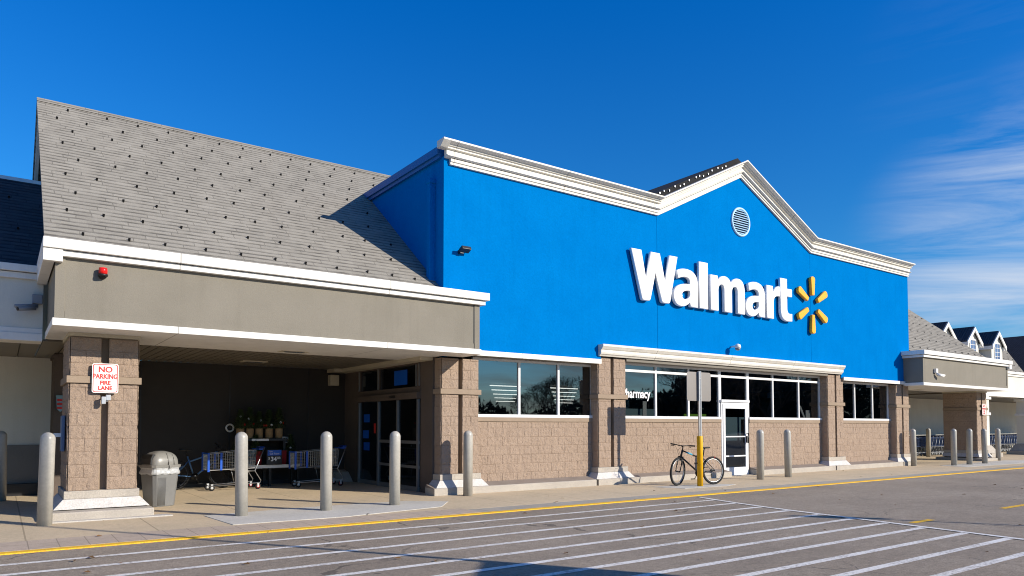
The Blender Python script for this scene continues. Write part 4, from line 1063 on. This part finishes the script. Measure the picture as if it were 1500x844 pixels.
C1 = make_cart('sunlit chrome shopping cart with blue bumper left of the price display', (3.76,17.02,.012), R_(3))
C2 = copy_tree(C1); C2.location = (5.66,16.85,.012); C2.rotation_euler = (0,0,R_(-2))
tag(C2, 'shaded shopping cart with blue bumper between the display and the sliding doors')
# nested row along the far wall: small in the photo, one mesh each
def nested_mesh():
    Q = cart_meshes(True); f = MB(); mats = [mat('cart_blue_wire', (.03,.06,.15), .45, .3), mat('dull_wire', (.24,.25,.27), .45, .5), M['navy'], M['navy'], mat('dull_steel', (.16,.17,.18), .5, .5)]
    for i, k in enumerate(('basket','chassis','handle','bumper')):
        q = Q[k]; f.cur = i; b = len(f.v); f.v += q.v
        for fc, sm in zip(q.f, q.sm): f.f.append([b + z for z in fc]); f.m.append(i); f.sm.append(sm)
    f.cur = 4
    for x, y in ((.09,-.16),(.09,.16),(1.08,-.25),(1.08,.25)):
        f.lathe([(.062,-.016),(.066,0),(.062,.016)], (x,y,.066), 12, 'y')
    return f, mats
f, mats_ = nested_mesh()
n0 = f.build('nested_cart', mats_)
for r in range(2):
    for k in range(44):
        o = n0 if (r == 0 and k == 0) else n0.copy()
        if not (r == 0 and k == 0): COL.objects.link(o)
        o.location = (35.6 + k * .34 + random.uniform(-.02,.02), 17.0 + r * .72, .012); o.rotation_euler = (0, 0, R_(random.uniform(-1,1)))
        tag(o, 'navy and chrome shopping cart nested in the long rows by the far cream wall', 'shopping cart', 'nested carts in rows by the far wall')

# ------------------------------------------------------------------ christmas tree display
D = thing('display_stand', 'black tiered display stand with white front edge against the dark back wall', 'display stand', (5.2, 17.6, 0))
f = MB(); f.box(4.55,6.05,17.35,17.95,.44,.50); f.box(4.62,5.75,17.55,17.95,1.10,1.15); f.build('shelf', M['black'], D)
f = MB(); f.box(4.55,6.05,17.325,17.349,.455,.53); f.box(4.9,5.3,17.53,17.549,1.10,1.15); f.build('shelf_edge', M['sign_white'], D)
for x in (4.6, 5.3, 5.98):
    f = MB(); f.box(x-.03,x+.03,17.4,17.46,.012,.44); f.build('leg', M['black_metal'], D)
    f = MB(); f.box(x-.03,x+.03,17.86,17.92,.012,.44); f.build('leg', M['black_metal'], D)
for x in (4.66, 5.7):
    f = MB(); f.box(x-.03,x+.03,17.6,17.9,.5,1.10); f.build('upright', M['black_metal'], D)
for x in (4.72, 5.06, 5.66):
    f = MB(); f.box(x-.06,x+.06,17.50,17.52,.50,.86); f.build('cloth_strip', M['plaid'], D)
def tree_mesh(h, r, n, seed):
    rnd = random.Random(seed); f = MB()
    for i in range(n):
        t1 = rnd.random() ** .8; z = h * t1; rr = r * (1 - t1) * (.55 + .55 * rnd.random()) + .01; a = rnd.uniform(0, 6.283)
        p = Vector((rr*math.cos(a), rr*math.sin(a), z)); d = Vector((math.cos(a), math.sin(a), rnd.uniform(.0,.7))).normalized() * rnd.uniform(.04,.085)
        w = d.cross(Vector((0,0,1))).normalized() * .010
        f.add([p - w, p + w, p + d], [(0,1,2)])
    f.tube([(0,0,-.02),(0,0,h)], [.012,.003], 5); return f
def potted(label, x, y, z, h, r, pot, seed, orn):
    T = thing('potted_tree', label, 'small tree', (x, y, z), seed, 'small potted christmas trees on the stand')
    f = MB(); f.lathe([(.065,0),(.088,.03),(.092,.23),(.082,.255)], (0,0,0), 16); f.build('pot', pot, T, local=True)
    f = tree_mesh(h, r, 1500, seed); f.xform(Matrix.Translation((0,0,.23))); f.build('foliage', M['needles'], T, local=True)
    rnd = random.Random(seed + 5)
    for k in range(orn):
        a = rnd.uniform(3.6, 5.8) - seed; tt = rnd.uniform(.2,.8)
        f = MB(); c = (r*(1-tt)*1.0*math.cos(a), r*(1-tt)*1.0*math.sin(a), .19 + h*tt); f.lathe([(.005,-.03),(.021,-.021),(.03,0),(.021,.021),(.005,.03)], c, 10)
        f.build('ornament', M['red'] if (k + seed) % 2 else M['letter'], T, local=True)
TOPL = ['potted tree in burlap at the left end of the top tier', 'potted tree in burlap second from left on the top tier', 'potted tree in burlap at the middle of the top tier', 'potted tree in burlap second from right on the top tier', 'potted tree in burlap at the right end of the top tier']
for i, x in enumerate((4.68, 4.90, 5.12, 5.36, 5.60)):
    potted(TOPL[i], x, 17.72, 1.151, .46 + .06*math.sin(i*2.1), .17, M['pot'], 20 + i, 2)
LOWL = ['dark potted tree left of the price sign on the low shelf', 'dark potted tree behind the price sign on the low shelf', 'dark potted tree at the far right of the low shelf']
for i, x in enumerate((4.60, 5.02, 5.86)):
    potted(LOWL[i], x, 17.62, .501, .50, .17, M['black'], 40 + i, 1)
PS = thing('price_sign', 'blue and black price card reading 34 dollars on the display stand', 'price sign', (5.36, 17.28, .53))
f = MB(); f.box(5.18,5.54,17.28,17.30,.53,.89); f.build('card', M['black'], PS)
f = MB(); f.box(5.20,5.52,17.270,17.279,.755,.88); f.build('header', M['decal_blue'], PS)
text('lettering', 'Live', .045, (5.24,17.268,.850), M['letter'], PS, ext=.001, align='LEFT'); text('lettering', 'Cut Trees', .055, (5.36,17.268,.795), M['letter'], PS, ext=.001)
text('price', '34', .145, (5.345,17.278,.665), M['letter'], PS, ext=.001, off=.003); text('price', '$', .075, (5.235,17.278,.685), M['letter'], PS, ext=.001); text('price', '88', .08, (5.465,17.278,.69), M['letter'], PS, ext=.001)

# ------------------------------------------------------------------ poles behind the camera whose shadows cross the lot
dx, dy = -.535, .845
P = thing('crossing_sign', 'square warning sign on a steel post at the crosswalk edge', 'sign post', (14.08, 1.30, 0))
f = MB(); f.tube([(14.08,1.30,0),(14.08,1.30,2.85)], .036, 8); f.build('post', M['steel'], P)
f = MB(); w = .33; ux, uy = -.845*.45 + dx*.89, -.535*.45 + dy*.89
f.add([(14.08 + s*w*ux + q*uy*.004, 1.30 + s*w*uy - q*ux*.004, z) for q in (-1,1) for s, z in ((-1,2.32),(1,2.32),(1,2.80),(-1,2.80))], [(0,1,2,3),(7,6,5,4),(0,4,5,1),(1,5,6,2),(2,6,7,3),(3,7,4,0)]); f.build('sign_panel', sb, P)
P = thing('lamp_post', 'tall parking lot lamp post with an added panel that widens its shadow', 'lamp post', (7.35, 1.62, 0))
f = MB(); f.tube([(7.35,1.62,0),(7.35,1.62,7.6)], [.055,.028], 12); f.build('pole', M['steel'], P)
f = MB(); f.lathe([(.30,0),(.30,.7)], (7.35,1.62,0), 20); f.build('base', M['plinth'], P)
f = MB(); ux, uy = -.845, -.535
a = Vector((7.40,1.66,0)); b = a + Vector((ux,uy,0)) * 1.15; nn = Vector((dx,dy,0)) * .02
f.add([p + nn*q + Vector((0,0,z)) for q in (-1,1) for p, z in ((a,.95),(b,.95),(b,2.32),(a,2.48))], [(0,1,2,3),(7,6,5,4),(0,4,5,1),(1,5,6,2),(2,6,7,3),(3,7,4,0)]); f.build('shadow_panel', M['navy'], P)  # unseen panel, added and sized for the broad shadow on the lot

# ------------------------------------------------------------------ bare trees
def bare_tree_mesh(h, seed, lv=7):
    rnd = random.Random(seed); tr = MB(); cr = MB()
    def grow(p, d, L, r, k):
        q = p + d * L
        mid = (p + q) / 2 + Vector((rnd.uniform(-1,1), rnd.uniform(-1,1), rnd.uniform(-.3,.5))) * L * .07
        (tr if k < 2 else cr).tube([p, mid, q], [r, r*.85, r*.68], 6 if k < 2 else (4 if k < 4 else 3), False)
        if k >= lv: return
        n = 3 if k < 3 else rnd.choice((2,3,3))
        for i in range(n):
            az = 2*math.pi*(i/n) + rnd.uniform(-.6,.6); sp = rnd.uniform(.35,.75)
            o = d.orthogonal().normalized(); o = Matrix.Rotation(az, 3, d) @ o
            nd = (d*math.cos(sp) + o*math.sin(sp) + Vector((0,0,.14))).normalized()
            grow(q if i == 0 else p + (q - p)*rnd.uniform(.6,1), nd, L*rnd.uniform(.66,.82), max(r*.62,.012), k + 1)
    grow(Vector((0,0,0)), Vector((0,0,1)), h*.25, h*.017, 0)
    return tr, cr
def bare_tree(h, seed):
    T = thing('bare_tree', 'leafless tree', 'tree'); tr, cr = bare_tree_mesh(h, seed)
    tr.build('trunk', M['bark'], T, local=True); cr.build('crown', M['bark'], T, local=True); return T
tA = bare_tree(10, 3); tB = bare_tree(10, 8)
tA.location = (80, 36, 0); tA.scale = (1.35,)*3
tag(tA, 'leafless tree whose twigs show above the roof behind the dormers')
SP = [(57,-45,1.0),(66,-52,1.2),(50,-16,.95),(56,-12,1.15),(62,-19,1.3),(49,-38,.75),(72,-26,1.4),(44,-52,.8),(38,-60,.9),(66,-6,1.2)]
first = True
for i, (x, y, s) in enumerate(SP):
    if first: o = tB; first = False
    else: o = copy_tree(tA if i % 2 else tB)
    o.location = (x, y, 0); o.scale = (s, s, s); o.rotation_euler = (0, 0, i * 1.7)
    tag(o, 'leafless tree across the parking lot, seen only as a reflection in the windows', 'tree', 'trees across the parking lot')
f = MB(); rnd = random.Random(4)
for i in range(18000):
    tt = rnd.random(); x = -20 + 290*tt; y = -78 + 12*math.sin(tt*9) + rnd.uniform(-4,4); hmax = 4.6 + 5.0*max(0, min(1, (x-92)/30)) + 4.5*noise.noise(Vector((x*.06,3,1))) + 1.5*noise.noise(Vector((x*.3,1,1)))
    z = rnd.random()**.85 * max(hmax, 1); r = rnd.uniform(.15,.55); a = rnd.uniform(0,3.14)
    f.add([(x-r*math.cos(a),y-r*math.sin(a),z-r*.4),(x+r*math.cos(a),y+r*math.sin(a),z-r*.4),(x+rnd.uniform(-.3,.3),y,z+r*1.2)], [(0,1,2)])
for i in range(26000):
    x = rnd.uniform(104, 290); y = -84 + 10*math.sin(x*.06) + rnd.uniform(-5,5); hmax = min(1, (x-100)/22) * (13.5 + 4*noise.noise(Vector((x*.09,7,2))))
    z = rnd.random()**.9 * hmax; r = rnd.uniform(.3,.9); a = rnd.uniform(0,3.14)
    f.add([(x-r*math.cos(a),y-r*math.sin(a),z-r*.4),(x+r*math.cos(a),y+r*math.sin(a),z-r*.4),(x+rnd.uniform(-.3,.3),y,z+r*1.2)], [(0,1,2)])
tag(f.build('tree_line', mottled('far_foliage', (.022,.026,.016), (.035,.036,.024), .4, .9)), 'far dark tree line reflected low in the windows', 'tree line', kind='stuff')

# ------------------------------------------------------------------ sun, sky, camera
EL = R_(23.2); AZ = math.atan2(.535, -.845)     # azimuth from +Y, clockwise
sun = bpy.data.lights.new('sun', 'SUN'); sun.energy = 5.0; sun.angle = R_(.5); sun.color = (1, .915, .79)
so = bpy.data.objects.new('sun', sun); COL.objects.link(so)
sd = Vector((math.sin(AZ)*math.cos(EL), math.cos(AZ)*math.cos(EL), math.sin(EL)))
so.rotation_euler = sd.to_track_quat('Z', 'Y').to_euler()
w = bpy.data.worlds.new('World'); S.world = w; w.use_nodes = True; nt = w.node_tree
bg = nt.nodes['Background']; bg.inputs[1].default_value = .070
sky = nt.nodes.new('ShaderNodeTexSky'); sky.sky_type = 'NISHITA'; sky.sun_disc = False; sky.sun_elevation = EL; sky.sun_rotation = AZ
sky.air_density = 1.0; sky.dust_density = .15; sky.ozone_density = 3.0; sky.altitude = 300
class WN(NT):
    def __init__(s, tr): s.t = tr; s._pos = None
W = WN(nt)
tc = nt.nodes.new('ShaderNodeTexCoord'); dirv = tc.outputs['Generated']
W._pos = dirv
hs = nt.nodes.new('ShaderNodeHueSaturation'); hs.inputs['Saturation'].default_value = 1.12; hs.inputs['Value'].default_value = 1.0
nt.links.new(sky.outputs[0], hs.inputs['Color'])
yaw, pitch, foc, cyy = .61998, .038568, 1050.6, 584.02
F = Vector((math.sin(yaw)*math.cos(pitch), math.cos(yaw)*math.cos(pitch), math.sin(pitch))); Rv = Vector((math.cos(yaw), -math.sin(yaw), 0)); U = Rv.cross(F)
def cone(d, a0, a1):
    d = Vector(d).normalized(); dp = nt.nodes.new('ShaderNodeVectorMath'); dp.operation = 'DOT_PRODUCT'
    nt.links.new(dirv, dp.inputs[0]); dp.inputs[1].default_value = d
    mr = nt.nodes.new('ShaderNodeMapRange'); mr.interpolation_type = 'SMOOTHERSTEP'; mr.inputs[1].default_value = math.cos(R_(a1)); mr.inputs[2].default_value = math.cos(R_(a0))
    nt.links.new(dp.outputs['Value'], mr.inputs[0]); return mr.outputs[0]
# cirrus: noise stretched along the horizon, sheared upwards to the right
def streaks(tang, scale, lo, hi, seed, tilt=0.0):
    c_ = Vector(tang).normalized(); rt = c_.cross(Vector((0,0,1))).normalized(); upv = rt.cross(c_)
    tang = (rt + upv*tilt).normalized(); side = (upv - rt*tilt).normalized(); third = c_
    outs = []
    for v, k in ((tang, 2.2), (side, 17.0), (third, 2.0)):
        dp = nt.nodes.new('ShaderNodeVectorMath'); dp.operation = 'DOT_PRODUCT'; nt.links.new(dirv, dp.inputs[0]); dp.inputs[1].default_value = v * k * scale; outs.append(dp.outputs['Value'])
    cb = nt.nodes.new('ShaderNodeCombineXYZ')
    for i in range(3): nt.links.new(outs[i], cb.inputs[i])
    nz = nt.nodes.new('ShaderNodeTexNoise'); nz.inputs['Scale'].default_value = 1; nz.inputs['Detail'].default_value = 9; nz.inputs['Roughness'].default_value = .62; nz.inputs['Distortion'].default_value = .45
    ad = nt.nodes.new('ShaderNodeVectorMath'); ad.operation = 'ADD'; nt.links.new(cb.outputs[0], ad.inputs[0]); ad.inputs[1].default_value = (seed, seed*1.3, 2)
    nt.links.new(ad.outputs[0], nz.inputs['Vector'])
    return W.ramp(nz.outputs['Fac'], [(lo, (0,0,0)), (hi, (1,1,1))])
pd = lambda x, y: (x - 750)/foc*Rv - (y - cyy)/foc*U + F
sx = nt.nodes.new('ShaderNodeSeparateXYZ'); nt.links.new(dirv, sx.inputs[0])
tint = W.mix(1.0, hs.outputs[0], W.ramp(sx.outputs['Z'], [(.0, (.80,1.05,1.28)), (.20, (.34,1.20,1.75)), (.52, (.02,1.15,2.2))]), 'MULTIPLY')
c1 = W.math('MULTIPLY', streaks(pd(1450,350), .95, .36, .64, 4.2, -.06), cone(pd(1640, 440), 3, 17.5))
c2 = W.math('MULTIPLY', streaks((.62,-.78,.12), 1.1, .40, .60, 9.1, .02), cone((.62,-.78,.10), 20, 58))
c3 = W.math('MULTIPLY', streaks(pd(1480,100), 1.3, .50, .85, 1.2, -.02), cone(pd(1500, 110), 3, 11))
cl = W.math('MAXIMUM', W.math('MULTIPLY', c1, .95), W.math('MULTIPLY', c3, .05))
mixed = W.mix(W.math('MULTIPLY', c2, .85), W.mix(cl, tint, (6.9,8.0,9.8)), (4.6,4.7,4.8))
nt.links.new(mixed, bg.inputs[0])

cam = bpy.data.cameras.new('camera'); co = bpy.data.objects.new('camera', cam); COL.objects.link(co); S.camera = co
cam.sensor_width = 36; cam.lens = 36*foc/1500; cam.shift_y = (cyy - 422)/1500; cam.clip_start = .05; cam.clip_end = 3000
co.location = (0, 0, 1.45); co.rotation_euler = (math.pi/2 + pitch, 0, -yaw)
S.view_settings.view_transform = 'Standard'; S.view_settings.look = 'None'; S.view_settings.gamma = 1; S.view_settings.exposure = .30
S.view_settings.use_curve_mapping = False
S.render.engine = 'CYCLES'; S.cycles.max_bounces = 6; S.cycles.diffuse_bounces = 2; S.cycles.transparent_max_bounces = 8; S.cycles.use_denoising = True; S.cycles.pixel_filter_type = 'BLACKMAN_HARRIS'; S.cycles.filter_width = 1.05
